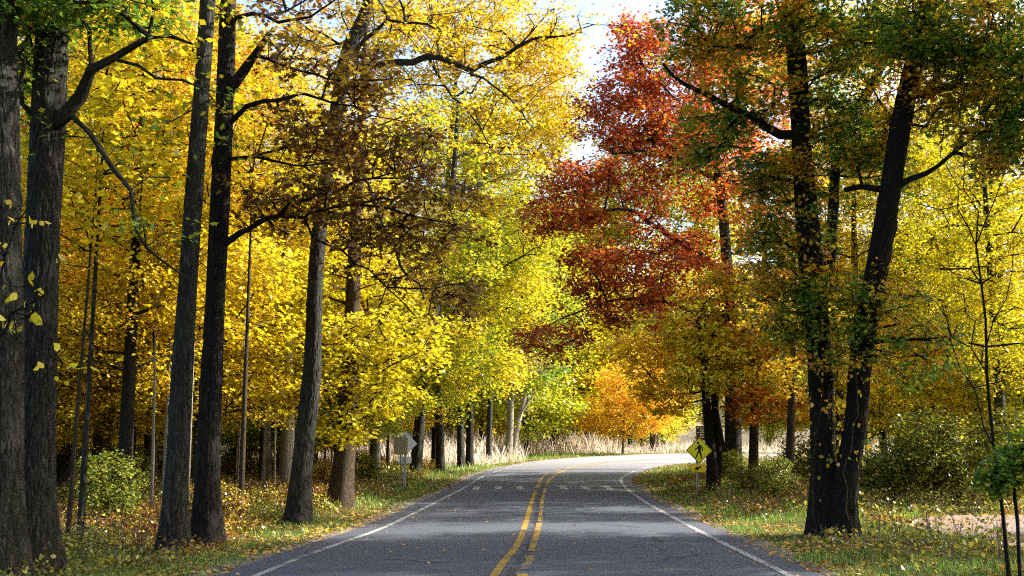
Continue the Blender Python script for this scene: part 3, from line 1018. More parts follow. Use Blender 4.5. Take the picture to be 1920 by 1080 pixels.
hero('maple_tree', 'broad reddish brown trunk at the edge of the verge, half hidden by yellow leaves', W(640, 953, 29.5) * [1, 1, 0],
     [[(634, 953, 46, 29.5), (646, 850, 40, 29.5), (654, 740, 34, 29.6), (660, 600, 28, 29.8), (668, 400, 24, 30), (680, 200, 18, 30.4), (690, 0, 12, 31), (700, -120, 8, 31)]],
     [],
     [(640, 650, 28.5, 120, 60, 2.0, 60), (705, 735, 28.5, 80, 45, 1.8, 40), (760, 640, 29, 80, 70, 2.0, 44), (600, 540, 30, 120, 70, 2.5, 50), (700, 500, 31, 110, 90, 2.5, 50), (560, 720, 28.3, 70, 40, 1.5, 22), (650, 790, 28.3, 70, 25, 1.2, 18), 
      (650, 330, 32, 150, 120, 3, 60)],
     M['bark_brown'], M['yellow'], shape='maple', size=.12, zmin=2.6, sides=20, seed=8, flare=.35, per=6, twigs=6, flat=.25, upg=.1)
hero('maple_tree', 'grey brown trunk directly behind the backs of the road signs', W(780, 891, 50) * [1, 1, 0],
     [[(777, 892, 25, 50), (786, 800, 20, 50), (796, 700, 18, 50), (812, 600, 16, 50.2), (835, 480, 14, 50.5), (850, 330, 11, 51), (860, 200, 8, 51)]],
     [[(800, 690, 8, 50), (830, 620, 6, 49.5), (870, 560, 4, 49)], [(822, 560, 8, 50.2), (770, 480, 6, 50), (740, 400, 4, 50)]],
     [(800, 640, 50, 90, 60, 3, 56), (850, 480, 51, 100, 90, 4, 80), (820, 300, 52, 110, 110, 4, 80), (760, 740, 48, 70, 50, 2.5, 36), (870, 640, 50, 50, 50, 2.5, 30)],
     M['bark'], M['yellow_green'], shape='maple', size=.17, zmin=2.5, sides=16, seed=9, per=6, twigs=6, length=.8, spread=.2, flat=.3)
hero('maple_tree', 'grey trunk standing left of a darker trunk near the bend, green and yellow crown', on_ground(865, 872),
     [[(865, 873, 15, 61), (862, 780, 13, 61), (862, 700, 12, 61), (868, 560, 10, 61.5), (890, 380, 8, 62), (900, 200, 6, 62)]],
     [], [(870, 640, 61, 70, 60, 3, 90), (900, 500, 62, 90, 90, 4, 120), (900, 300, 63, 110, 120, 5, 150), (850, 730, 60, 60, 50, 2.5, 60)],
     M['bark'], M['yellow_green'], shape='diam', size=.2, zmin=3, sides=12, seed=10, per=7, twigs=6, length=.9, spread=.22)
hero('maple_tree', 'near black trunk right of the grey trunk near the bend', on_ground(881, 869),
     [[(880, 869, 15, 63), (881, 780, 13, 63), (882, 680, 12, 63), (884, 560, 10, 63.5), (905, 360, 8, 64), (930, 150, 5, 64)]],
     [[(884, 600, 6, 63), (930, 520, 4, 62), (980, 480, 3, 61)]],
     [(960, 560, 63, 80, 80, 3.5, 120), (1000, 420, 64, 80, 90, 4, 120), (980, 250, 65, 120, 110, 5, 150), (930, 690, 62, 60, 45, 2.5, 60)],
     M['bark_dark'], M['mellow'], shape='diam', size=.2, zmin=3, sides=12, seed=11, per=7, twigs=6, length=.9, spread=.22)
hero('oak_tree', 'slim trunk lit on its right side outside the bend, rusty leaves low', on_ground(917, 865),
     [[(916, 866, 11, 69), (918, 780, 10, 69), (922, 700, 10, 69), (925, 600, 9, 69.5), (940, 400, 6, 70)]],
     [[(922, 700, 6, 69), (950, 670, 4, 68.5), (990, 650, 3, 68)]],
     [(955, 680, 68.5, 60, 30, 2.5, 40), (950, 540, 70, 70, 60, 3.5, 50), (960, 400, 71, 90, 90, 4, 60)],
     M['bark'], M['bronze'], shape='diam', size=.2, zmin=3, sides=12, seed=12, per=7, length=.8, spread=.2)
hero('oak_tree', 'stout pale brown trunk in tall dry grass beyond the bend', on_ground(955, 858),
     [[(952, 859, 17, 76), (956, 800, 13, 76), (958, 740, 13, 76), (966, 660, 11, 76.5), (975, 500, 8, 77), (990, 350, 6, 78)]],
     [[(960, 735, 7, 76), (1000, 700, 5, 75), (1040, 690, 3, 74)]],
     [(1000, 700, 75, 70, 28, 3, 44), (1010, 590, 77, 90, 70, 4, 60), (990, 430, 79, 90, 90, 5, 70)],
     M['bark_pale'], M['green'], shape='diam', size=.22, zmin=3, sides=12, seed=13, per=7, length=.9, spread=.22)
hero('dead_tree', 'bleached leaning dead tree with bare forks beside the pale brown trunk beyond the bend', on_ground(963, 857),
     [[(960, 857, 12, 77), (970, 800, 10, 77), (982, 750, 8, 77), (990, 700, 6, 77), (1005, 650, 4, 77)]],
     [[(972, 790, 5, 77), (992, 750, 3, 76.5), (996, 725, 2, 76)], [(980, 760, 4, 77), (965, 720, 3, 77), (960, 690, 2, 77)], [(990, 705, 4, 77), (1010, 690, 2, 77), (1020, 672, 2, 77)]],
     [(990, 740, 77, 20, 40, 1.0, 26)],
     M['bark_dead'], M['bronze'], shape='diam', size=.08, zmin=1.5, sides=10, seed=14, per=1, length=.7, twigs=4)

# ------------------------------------------------------------------ hero trees on the right
hero('twin_oak_tree', 'huge twin-stemmed oak right of the road with green and orange leaves', W(1562, 997, 21.3) * [1, 1, 0],
     [[(1543, 998, 54, 21.4), (1543, 930, 48, 21.4), (1541, 800, 43, 21.4), (1535, 650, 46, 21.3), (1520, 480, 46, 21.2), (1505, 300, 38, 21.1), (1494, 120, 37, 21), (1484, 0, 32, 21), (1470, -300, 22, 21), (1460, -600, 10, 21)],
      [(1583, 988, 52, 21.2), (1583, 920, 46, 21.2), (1604, 800, 40, 21), (1616, 660, 42, 20.8), (1638, 540, 42, 20.6), (1662, 400, 40, 20.4), (1690, 230, 40, 20.2), (1718, 100, 34, 20), (1745, 0, 30, 19.9), (1790, -250, 20, 19.6), (1820, -500, 10, 19.4)],
      [(1530, 600, 26, 21.3), (1552, 520, 24, 21.8), (1562, 400, 20, 22), (1576, 260, 18, 22.2), (1640, 150, 18, 22.4), (1690, 0, 14, 22.6), (1720, -200, 8, 23)]],
     [[(1490, 275, 20, 21.1), (1440, 235, 16, 20.8), (1390, 210, 13, 20.6), (1330, 185, 11, 20.5), (1285, 162, 8, 20.4), (1240, 120, 5, 20.3)],
      [(1486, 46, 20, 21), (1430, 50, 16, 20.8), (1412, 66, 14, 20.6), (1404, 88, 12, 20.5), (1370, 102, 8, 20.4), (1330, 90, 4, 20.3)],
      [(1700, 185, 20, 20.2), (1740, 168, 16, 20), (1790, 164, 13, 19.8), (1840, 168, 10, 19.6), (1900, 140, 6, 19.4)],
      [(1664, 345, 14, 20.4), (1620, 352, 12, 20.8), (1580, 358, 10, 21.2)],
      [(1672, 350, 14, 20.3), (1730, 330, 10, 20), (1790, 290, 8, 19.7), (1860, 240, 6, 19.5), (1925, 205, 4, 19.3)],
      [(1500, 90, 10, 21), (1470, 60, 8, 20.6), (1450, 0, 6, 20.3)]],
     [(1340, 60, 20.5, 110, 70, 1.6, 44), (1380, 190, 20.8, 110, 60, 1.5, 34), (1340, 270, 20.6, 50, 35, 1, 12), (1560, 150, 22, 100, 110, 1.8, 54), (1560, 300, 22, 90, 70, 1.6, 34),
      (1600, 40, 22, 110, 80, 2, 44), (1780, 70, 19.5, 120, 90, 1.6, 75), (1880, 120, 18.8, 70, 130, 1.4, 75), (1900, 260, 18.8, 50, 60, 1.2, 26), (1640, 260, 21.5, 80, 80, 1.5, 40), (1450, 340, 21.2, 80, 50, 1.4, 34), (1500, 40, 20.2, 70, 60, 1.2, 30), (1590, 640, 20.2, 50, 50, 1, 8), (1480, 620, 20.8, 60, 40, 1, 12), (1700, 40, 20.5, 60, 70, 1.5, 24), (1740, 200, 20, 60, 40, 1, 14),
      (1460, 520, 21.2, 80, 50, 1.3, 22), (1560, 560, 21, 120, 60, 1.4, 24), (1660, 570, 20.5, 70, 50, 1.3, 18), (1500, 450, 21.5, 70, 60, 1.3, 20), (1700, 660, 20.3, 80, 60, 1.3, 26), (1410, 450, 21.5, 50, 40, 1, 10),
      (1850, 280, 19, 60, 60, 1.2, 12), (1500, -200, 21, 300, 180, 3.5, 130), (1800, -250, 20, 250, 200, 3.5, 110)],
     M['bark_dark'], M['oak'], shape='oak', size=.13, zmin=3.6, sides=32, seed=20, flare=.28, per=9, twigs=7, length=.5, upg=.04)
vine_src = [o for o in col.objects if o.name.startswith('twin_oak_tree')][0]


def vine(root, runs, mat, size, n, seed, shape='oval'):
    """creeper leaves hanging off a stem: runs = (px, py, Y, radius_px) polylines"""
    r = np.random.default_rng(seed); P = []
    for run in runs:
        q = np.array([list(W(a[0], a[1], a[2])) + [pxm(a[3], a[2])] for a in run])
        t = r.uniform(0, len(q) - 1, n); t = t + .15 * np.sin(t * 9); t = np.clip(t, 0, len(q) - 1.001)
        i = t.astype(int); f = (t - i)[:, None]
        c = q[i] * (1 - f) + q[i + 1] * f
        a = r.uniform(0, 2 * math.pi, n); rr = c[:, 3] * r.uniform(.95, 1.0, n) + np.abs(r.normal(size=n)) * .13
        P.append(c[:, :3] + np.stack([np.cos(a) * rr, np.sin(a) * rr, r.normal(size=n) * .08], 1))
    P = np.vstack(P) - np.array(root.location)
    V_ = leaves(P, size, shape, .0, r, out=np.tile([0, 0, -1.0], (len(P), 1)))
    me = uniform_mesh('vine_leaves', V_, V_.shape[1]); me.materials.append(mat)
    o = bpy.data.objects.new('vine_leaves', me); o.parent = root; col.objects.link(o)
    return o


vine(vine_src, [[(1546, 800, 21.4, 26), (1538, 690, 21.3, 24), (1530, 600, 21.3, 23), (1520, 480, 21.2, 23), (1510, 360, 21.1, 20)]], M['vine'], .10, 430, 71)
vine(vine_src, [[(1545, 940, 21.4, 30), (1546, 860, 21.4, 28), (1546, 800, 21.4, 26)], [(1588, 880, 21.1, 30), (1600, 800, 21, 26), (1612, 690, 20.8, 23)]], M['vine'], .095, 70, 72)

_vs = Skel(np.random.default_rng(77))
for run, off_ in (([(1530, 985, 21.0), (1526, 860, 21.0), (1540, 760, 20.9), (1528, 640, 20.8), (1534, 520, 20.8), (1512, 400, 20.7), (1508, 300, 20.7)], 0), ([(1590, 975, 20.8), (1584, 890, 20.7), (1606, 800, 20.6), (1604, 700, 20.4), (1626, 600, 20.3)], 0)):
    _vs.path([W(*q) - np.array(vine_src.location) for q in run], [.016] * len(run), -1, 0, step=.25, wob=.03)
_vs.finish()
link('vine_stem', _vs.mesh('vine_stem', (0,), 6), M['bark_brown'], vine_src)

hero('red_oak_tree', 'tree of crimson leaves leaning over the bend with tiered limbs', W(1376, 905, 43) * [1, 1, .0] + np.array([0, 0, .1]),
     [[(1376, 905, 34, 43), (1374, 800, 30, 43), (1372, 650, 24, 43.2), (1362, 480, 20, 43.4), (1350, 350, 18, 43.6), (1330, 200, 13, 44), (1310, 60, 9, 44), (1300, -60, 5, 44)]],
     [[(1366, 520, 14, 43.2), (1300, 470, 12, 42.6), (1240, 430, 10, 42), (1170, 392, 7, 41.5), (1110, 405, 4, 41), (1060, 430, 3, 41)],
      [(1352, 340, 10, 43.6), (1290, 310, 8, 43), (1220, 285, 6, 42.5), (1150, 290, 4, 42)],
      [(1370, 610, 10, 43.2), (1290, 580, 8, 42.4), (1200, 560, 6, 41.8), (1120, 570, 4, 41.4), (1050, 600, 3, 41)],
      [(1340, 240, 8, 43.8), (1260, 180, 5, 43.4), (1200, 120, 3, 43)]],
     [(1195, 90, 43, 60, 70, 2.2, 50), (1170, 210, 42.5, 100, 70, 2.6, 80), (1270, 180, 43.5, 100, 100, 3, 90), (1340, 300, 43, 90, 100, 3, 70), (1090, 345, 41.5, 90, 40, 2.2, 46), (1045, 405, 41, 80, 34, 2, 36),
      (1130, 500, 41.5, 90, 50, 2.2, 40), (1260, 500, 42.5, 110, 60, 2.6, 50), (1170, 565, 41.5, 120, 36, 2.2, 36), (1050, 635, 41, 70, 36, 2, 20), (1310, 600, 42.5, 80, 50, 2.2, 36), (1390, 70, 44.5, 120, 80, 3, 60), (1430, 220, 45, 80, 90, 2.5, 40), (1450, 400, 45, 70, 60, 2.5, 30), (1230, 290, 43, 110, 50, 2.4, 44), (1150, 400, 42, 120, 60, 2.4, 16), (1260, 400, 43, 100, 60, 2.4, 14)],
     M['bark'], M['red'], shape='maple', size=.14, zmin=4.5, sides=18, seed=21, per=9, twigs=7, length=.75, flat=.4, spread=.2, upg=.03)
hero('maple_tree', 'forked trunk of two close dark stems behind the crossing sign', on_ground(1336, 922),
     [[(1338, 924, 24, 37.5), (1334, 860, 20, 37.5), (1326, 780, 16, 37.6), (1320, 700, 13, 37.8), (1310, 600, 9, 38)],
      [(1341, 922, 14, 37.6), (1346, 850, 15, 38), (1340, 770, 13, 38), (1352, 690, 10, 38.4), (1370, 600, 7, 39)]],
     [], [(1330, 690, 37, 90, 50, 2.2, 60), (1400, 640, 38, 90, 60, 2.5, 60), (1280, 620, 38, 60, 50, 2, 36), (1370, 560, 38.5, 80, 50, 2.4, 50)],
     M['bark_dark'], M['gold'], shape='maple', size=.13, zmin=3, sides=14, seed=22, per=7, twigs=6, flat=.25)
hero('maple_tree', 'slender leaning trunk right behind the forked trunk near the crossing sign', on_ground(1358, 895),
     [[(1362, 896, 15, 46), (1354, 840, 12, 46), (1344, 780, 10, 46), (1330, 700, 8, 46), (1300, 600, 6, 46)]],
     [], [(1290, 650, 46, 80, 60, 3, 60), (1255, 735, 45, 66, 40, 2.2, 44), (1200, 660, 47, 80, 50, 3, 50)],
     M['bark_dark'], M['amber'], shape='maple', size=.16, zmin=3, sides=12, seed=23, per=7, twigs=6, length=.7, flat=.25)
hero('maple_tree', 'mid brown trunk with orange leaves, between the crossing sign and the twin-stemmed oak', on_ground(1412, 922),
     [[(1411, 923, 21, 38), (1413, 860, 18, 38), (1414, 780, 16, 38), (1418, 680, 14, 38), (1425, 560, 11, 38.4), (1440, 420, 8, 39)]],
     [], [(1440, 640, 37, 90, 60, 2.4, 64), (1420, 520, 38, 80, 60, 2.4, 50), (1470, 760, 36, 60, 40, 1.8, 26), (1390, 740, 37, 40, 40, 1.5, 16), (1450, 400, 39, 80, 70, 2.6, 50)],
     M['bark_brown'], M['orange'], shape='maple', size=.13, zmin=3, sides=14, seed=24, per=7, twigs=6, flat=.25)
hero('maple_tree', 'short brown trunk lit at its right foot, just left of the twin-stemmed oak', on_ground(1480, 940),
     [[(1480, 942, 20, 33), (1481, 890, 17, 33), (1482, 820, 15, 33), (1486, 700, 12, 33), (1490, 560, 9, 33.5)]],
     [], [(1480, 700, 32.5, 50, 40, 1.6, 24), (1500, 580, 33.5, 80, 50, 2, 36), (1450, 600, 33, 50, 50, 1.6, 20)],
     M['bark_brown'], M['gold'], shape='maple', size=.12, zmin=3, sides=14, seed=25, per=6, flat=.25)
hero('ivy_clad_tree', 'trunk wrapped in bright green climbing leaves, seen right of the twin-stemmed oak', on_ground(1690, 880),
     [[(1688, 882, 20, 55), (1686, 820, 17, 55), (1690, 740, 14, 55), (1700, 600, 10, 55.5), (1700, 450, 7, 56)]],
     [], [(1700, 780, 54.6, 26, 60, .9, 60), (1700, 600, 56, 80, 70, 3, 60), (1730, 480, 57, 90, 80, 3, 60)],
     M['bark_dark'], M['yellow_green'], shape='diam', size=.17, zmin=1.0, sides=12, seed=26, per=8, length=.5, spread=.14)
hero('maple_tree', 'narrow brown trunk in front of the sunlit far pavement on the right', on_ground(1806, 880),
     [[(1806, 882, 11, 55), (1808, 800, 10, 55), (1812, 700, 9, 55), (1815, 560, 8, 55.5), (1812, 400, 6, 56)]],
     [], [(1800, 640, 52, 90, 70, 3.5, 70), (1830, 500, 54, 90, 80, 4, 70), (1780, 740, 50, 60, 30, 2.5, 24)],
     M['bark_brown'], M['yellow'], shape='maple', size=.17, zmin=3, sides=12, seed=27, per=7, twigs=6, length=.8, flat=.25, spread=.18)
hero('maple_tree', 'grey brown double trunk near the right edge beyond the gravel path', on_ground(1836, 872),
     [[(1836, 872, 20, 42), (1834, 800, 18, 42), (1830, 700, 16, 42), (1828, 560, 13, 42), (1830, 400, 10, 42.5)],
      [(1826, 874, 9, 42), (1820, 780, 8, 42), (1815, 680, 7, 42.2), (1800, 560, 5, 42.4)]],
     [], [(1850, 560, 40, 100, 80, 2.6, 70), (1760, 600, 40, 80, 60, 2.4, 50), (1860, 420, 40, 90, 80, 2.6, 60), (1880, 680, 39, 50, 60, 2, 30), (1740, 480, 41, 80, 60, 2.4, 40)],
     M['bark'], M['yellow'], shape='maple', size=.14, zmin=3, sides=14, seed=28, per=7, twigs=6, flat=.25)
hero('sapling', 'bare thin sapling fanning twigs upward near the right edge', W(1895, 1085, 13.5) * [1, 1, 0],
     [[(1893, 1085, 9, 13.5), (1880, 960, 7, 13.5), (1864, 840, 7, 13.5), (1850, 700, 6, 13.5), (1848, 600, 5, 13.5), (1830, 460, 4, 13.5)]],
     [[(1832, 475, 3, 13.5), (1790, 350, 2, 13.5), (1765, 180, 1.5, 13.4)], [(1832, 470, 3, 13.5), (1870, 370, 2, 13.5), (1900, 280, 1.5, 13.6)], [(1828, 450, 3, 13.5), (1812, 300, 2, 13.6), (1800, 120, 1.5, 13.7)],
      [(1850, 700, 3, 13.5), (1790, 620, 2, 13.4), (1740, 560, 1.5, 13.3)], [(1852, 660, 3, 13.5), (1890, 560, 2, 13.5), (1915, 460, 1.5, 13.5)], [(1864, 830, 3, 13.5), (1810, 700, 2, 13.6), (1770, 590, 1.5, 13.7)]],
     [(1810, 560, 13.5, 70, 120, .5, 16), (1880, 640, 13.5, 40, 100, .4, 10)],
     M['bark_dark'], M['yellow_green'], shape='oval', size=.07, zmin=1.2, sides=8, seed=29, per=1, twigs=3, length=.25, flare=.1, cat='sapling')
hero('shrub', 'dark green leafy shrub on a thin stem at the right edge', W(1912, 1090, 12.5) * [1, 1, 0],
     [[(1911, 1090, 8, 12.5), (1908, 980, 7, 12.5), (1900, 905, 8, 12.5), (1896, 868, 5, 12.5)]],
     [], [(1890, 880, 12.4, 50, 34, .4, 44), (1915, 840, 12.6, 30, 40, .4, 20), (1860, 910, 12.3, 20, 24, .3, 10)],
     M['bark_dark'], M['green'], shape='oval', size=.07, zmin=.6, sides=8, seed=30, per=6, twigs=4, length=.18, flare=.1, spread=.04, cat='shrub', stepg=.2)
hero('maple_tree', 'small orange maple glowing in sunlight at the far side of the bend', on_ground(1168, 855),
     [[(1168, 855, 7, 84), (1169, 830, 6, 84), (1170, 800, 5, 84), (1172, 740, 4, 84)]],
     [[(1170, 815, 4, 84), (1195, 790, 3, 83.5), (1220, 770, 2, 83)], [(1169, 812, 3, 84), (1140, 790, 2, 84), (1120, 775, 2, 84)]],
     [(1170, 775, 83, 88, 44, 3, 130), (1190, 715, 84, 85, 50, 3.2, 120), (1120, 785, 83, 44, 28, 2, 36), (1235, 760, 82.5, 45, 40, 2.4, 50)],
     M['bark_pale'], M['amber'], shape='diam', size=.2, zmin=1.4, sides=8, seed=31, per=8, twigs=6, length=.7, flat=.3, spread=.2)
hero('maple_tree', 'thick short brown trunk right of the small orange maple, across the bend', np.array([12.3, 93.0, gz1(12.3, 93.0) - .03]),
     [[(1225, 847, 15, 93), (1225, 820, 13, 93), (1226, 770, 12, 93), (1235, 680, 9, 94), (1240, 550, 6, 95)]],
     [], [(1240, 735, 95, 45, 30, 2, 26), (1230, 650, 96, 80, 60, 3, 70), (1250, 520, 97, 100, 80, 4, 80)],
     M['bark_brown'], M['gold'], shape='diam', size=.24, zmin=3, sides=10, seed=32, per=7, twigs=6, length=.9, spread=.24)

hero('maple_tree', 'tall bright yellow tree whose crown fills the upper middle, left of the bend', on_ground(825, 880),
     [[(826, 882, 17, 56), (824, 800, 15, 56), (818, 700, 14, 56), (822, 560, 12, 56), (835, 400, 10, 56.5), (850, 200, 7, 57), (870, 20, 4, 57)]],
     [], [(760, 60, 55, 110, 100, 4, 120), (900, 60, 56, 110, 90, 4, 120), (1010, 110, 57, 85, 70, 3.5, 90), (960, 240, 57, 110, 90, 4, 110), (800, 230, 55, 100, 90, 3.5, 90), (1040, 200, 58, 60, 80, 3, 50), (960, -60, 57, 150, 60, 4, 60), (880, 380, 57, 80, 60, 3, 40)],
     M['bark'], M['yellow'], shape='diam', size=.17, zmin=6, sides=12, seed=34, per=9, twigs=7, length=.9, spread=.22)
hero('maple_tree', 'tall yellow green tree behind the crimson tree, inside the bend', on_ground(1345, 888),
     [[(1350, 880, 18, 59), (1345, 800, 16, 59), (1330, 650, 14, 59), (1310, 480, 11, 59.5), (1300, 300, 8, 60), (1290, 140, 5, 60)]],
     [], [(1230, 400, 58, 110, 90, 4, 110), (1350, 400, 58, 70, 80, 3, 80), (1200, 310, 59, 100, 60, 3, 90), (1120, 400, 59, 60, 60, 3, 50), (1320, 500, 58, 90, 90, 4, 90), (1150, 470, 58, 60, 60, 3, 40), (1250, 600, 57, 100, 60, 4, 80), (1330, 280, 60, 90, 80, 4, 80), (1390, 120, 60, 90, 100, 4, 80)],
     M['bark'], M['yellow_green'], shape='diam', size=.18, zmin=5, sides=12, seed=35, per=9, twigs=7, length=.9, spread=.22)
hero('maple_tree', 'tall golden tree whose crown shows between the stems of the twin-stemmed oak', on_ground(1560, 885),
     [[(1575, 886, 20, 50), (1575, 800, 17, 50), (1570, 600, 14, 50), (1560, 400, 11, 50), (1555, 200, 8, 50)]],
     [], [(1440, 100, 50, 110, 90, 3.5, 90), (1580, 90, 50, 120, 100, 3.5, 110), (1560, 300, 50, 140, 100, 4, 120), (1700, 260, 50, 100, 100, 3.5, 70), (1570, 480, 50, 120, 80, 4, 80), (1700, 60, 50, 90, 80, 3, 50)],
     M['bark'], M['gold'], shape='diam', size=.17, zmin=4, sides=12, seed=36, per=9, twigs=7, length=.9, spread=.22)
hero('maple_tree', 'tall deep yellow tree filling the upper right corner behind the oak', on_ground(1880, 880),
     [[(1885, 882, 20, 40), (1880, 700, 16, 40), (1875, 500, 13, 40), (1870, 250, 9, 40), (1870, 60, 5, 40)]],
     [], [(1850, 150, 40, 130, 120, 3, 130), (1790, 300, 40, 90, 90, 3, 70), (1880, 400, 40, 90, 90, 3, 80), (1900, 0, 40, 120, 80, 3, 50)],
     M['bark'], M['yellow'], shape='maple', size=.13, zmin=4, sides=12, seed=37, per=8, twigs=7, length=.7, spread=.18)

# near hanging spray of round yellow leaves at the left edge
hero('sapling', 'thin sapling spray of round yellow leaves against the nearest trunk at the left edge', W(-30, 1190, 9.5) * [1, 1, 0],
     [[(-30, 1190, 9, 9.5), (-40, 900, 7, 9.5), (-30, 700, 5, 9.5), (-10, 560, 4, 9.5), (30, 420, 3.5, 9.5), (60, 380, 3, 9.5)]],
     [[(-28, 690, 4, 9.5), (20, 600, 3.5, 9.5), (70, 555, 3, 9.5)], [(-20, 620, 4, 9.5), (30, 640, 3.5, 9.4), (110, 670, 3, 9.4)], [(0, 520, 3.5, 9.5), (10, 440, 3, 9.5), (0, 400, 2.5, 9.5)]],
     [(40, 400, 9.5, 60, 25, .25, 5), (40, 580, 9.5, 55, 50, .3, 11), (100, 680, 9.5, 50, 30, .25, 5), (10, 480, 9.5, 25, 30, .2, 3)],
     M['bark_dark'], M['yellow'], shape='oval', size=.085, zmin=1.5, sides=6, seed=33, per=2, twigs=1, length=.10, flare=.1, cat='sapling', spread=.03, up=.1, stepg=.3)

# ------------------------------------------------------------------ forest templates
def template(key, h, r0, crown, n, leaf, bark, shape, size, twigs, per, length, zmin, lean=.0, seed=1, flat=.4, sides=8, spread=.2, name='maple_tree', label='', group=None, stems=1, cat='tree'):
    rg = np.random.default_rng(seed)
    sk = Skel(rg)
    for s_ in range(stems):
        dx, dy = rg.normal(size=2) * lean
        o = np.array([0, 0, 0.]) + (np.append(rg.normal(size=2) * .15, 0) if s_ else 0)
        pts = [o + np.array([0, 0, -.15]), o + np.array([dx * .2, dy * .2, h * .25]), o + np.array([dx * .6, dy * .6, h * .55]), o + np.array([dx, dy, h * .92])]
        sk.path(pts, [r0 * 1.05, r0 * .85, r0 * .55, r0 * .12], -1, 0, step=.6)
    A = np.vstack([blob(rg, c, r, int(n * w)) for c, r, w in crown])
    A = A[A[:, 2] > zmin * .6]
    sk.grow(A, zmin=zmin, step=.6, up=.06)
    ms = make_tree_meshes(key, sk, twigs, length, per, size, shape, flat, .8, spread, sides, .35, .04, rg)
    return ms


tall_A = template('tall', 19, .27, [((0, 0, 13), (3.8, 3.8, 5.5), .7), ((1.5, 0, 8), (3.5, 3.2, 2.2), .3)], 330, None, None, 'maple', .10, 8, 14, .8, 5, .5, 41)
tall_B = template('tall_b', 17, .22, [((0, 0, 11), (3.4, 3.4, 5.5), .75), ((-1, 1, 6), (3, 3, 1.8), .25)], 300, None, None, 'maple', .10, 8, 14, .8, 3.5, .7, 42)
under_A = template('under', 8.5, .08, [((0, 0, 5.5), (2.6, 2.6, 2.2), .6), ((.6, 0, 3.2), (2.8, 2.8, .8), .4)], 200, None, None, 'maple', .082, 8, 14, .6, 1.6, .4, 43, flat=.2, spread=.14)
under_B = template('under_b', 6.5, .06, [((0, 0, 4.6), (2.2, 2.2, 1.6), .6), ((-.4, .3, 2.6), (2.4, 2.2, .7), .4)], 170, None, None, 'maple', .082, 8, 14, .6, 1.4, .4, 44, flat=.2, spread=.14)
pole_A = template('pole', 9, .055, [((0, 0, 7.5), (1.4, 1.4, 1.8), 1.0)], 50, None, None, 'diam', .15, 5, 6, .5, 4.5, .03, 45)
pole_B = template('pole_b', 7, .035, [((0, 0, 5.8), (1.2, 1.2, 1.4), 1.0)], 40, None, None, 'diam', .15, 5, 6, .5, 3.5, .12, 46)
far_A = template('far', 20, .3, [((0, 0, 11), (4.6, 4.6, 8), .8), ((0, 0, 4), (4.2, 4.2, 2.5), .2)], 420, None, None, 'diam', .24, 7, 9, 1.2, 2.5, .6, 47, spread=.35, sides=6)
bush_A = template('bush', 1.6, .03, [((0, 0, 1.1), (1.3, 1.3, .9), 1.0)], 150, None, None, 'diam', .10, 5, 6, .35, .25, .5, 48, spread=.09, stems=4)
bush_B = template('bush_b', 2.4, .035, [((0, 0, 1.6), (1.1, 1.1, 1.3), 1.0)], 150, None, None, 'diam', .10, 5, 6, .35, .3, .5, 49, spread=.09, stems=3)

_first = {}


def plant(key, ms, name, x, y, rot, s, label, group, bark, leaf, cat='tree'):
    z = gz1(x, y) - .02
    k = (key, name)
    if k not in _first:
        r = assemble(name, ms, (x, y, z), bark, leaf, label, cat, group, rot, s)
        _first[k] = r
        return r
    return copy_tree(_first[k], (x, y, z), rot, s, label, group, bark, leaf)


def atg(px, Y):
    r = ray(px, 835.0)
    return (r[0] / r[1] * Y, Y)


# named trees of the left wood: (px, Y, template, scale, bark, leaf, label)
UNDER, UNDB = ('under', under_A), ('under_b', under_B)
TALL, TALB = ('tall', tall_A), ('tall_b', tall_B)
POLE, POLB = ('pole', pole_A), ('pole_b', pole_B)
FAR = ('far', far_A)
wood = [
    (236, 24, TALB, .8, 'bark_dark', 'gold', 'dark trunk in the wood between the second trunk and the tall pair, yellow crown'),
    (120, 33, TALB, 1.1, 'bark_dark', 'yellow', 'shadowed thick trunk just right of the two nearest trunks, deep in the wood'),
    (190, 31, TALL, 1.0, 'bark_brown', 'yellow', 'brown trunk in shade behind the thin grey poles on the left'),
    (285, 34, TALB, 1.0, 'bark_brown', 'gold', 'brown trunk glimpsed left of the sunlit foot of the tall pair'),
    (500, 37, TALB, .95, 'bark_brown', 'yellow', 'slim brown trunk between the tall pair and the leaning trunk'),
    (541, 34, TALL, .85, 'bark_pale', 'yellow', 'smooth grey trunk hard against the left side of the leaning trunk'),
    (703, 46, TALB, .9, 'bark_pale', 'yellow', 'sunlit pale trunk behind and right of the broad brown trunk'),
    (815, 58, TALB, .9, 'bark_dark', 'yellow_green', 'thin crooked dark trunk right of the trunk behind the sign backs'),
    (160, 19.5, POLE, 1.15, 'bark', 'yellow', 'thicker of two straight grey poles beside the second trunk'),
    (137, 18.8, POLB, 1.2, 'bark_brown', 'yellow', 'thinner of two straight grey poles beside the second trunk'),
    (456, 23.5, POLE, 1.1, 'bark_brown', 'yellow', 'thin tall pole tree midway between the tall pair and the leaning trunk'),
    (290, 24, POLB, 1.1, 'bark_pale', 'gold', 'thin leaning pale sapling touching the left side of the tall pair'),
]
for i, (px, Y, t, s, bk, lf, lab) in enumerate(wood):
    x, y = atg(px, Y)
    plant(t[0], t[1], 'maple_tree' if t[0][0] == 't' else 'sapling', x, y, i * 1.3, s, lab, None, M[bk], M[lf], 'tree' if t[0][0] == 't' else 'sapling')

R = random.Random(5)
placed = [atg(p[0], p[1]) for p in wood] + [tuple(on_ground(a, c)[:2]) for a, c in ((20, 1068), (322, 1021), (388, 1006), (560, 977), (640, 953), (780, 891), (865, 872), (917, 865), (955, 858), (1560, 997), (1376, 905), (1412, 922), (1690, 880), (1836, 872), (1336, 922), (1480, 940))]


def free(x, y, dmin):
    return all((x - a) ** 2 + (y - b_) ** 2 > dmin * dmin for a, b_ in placed)


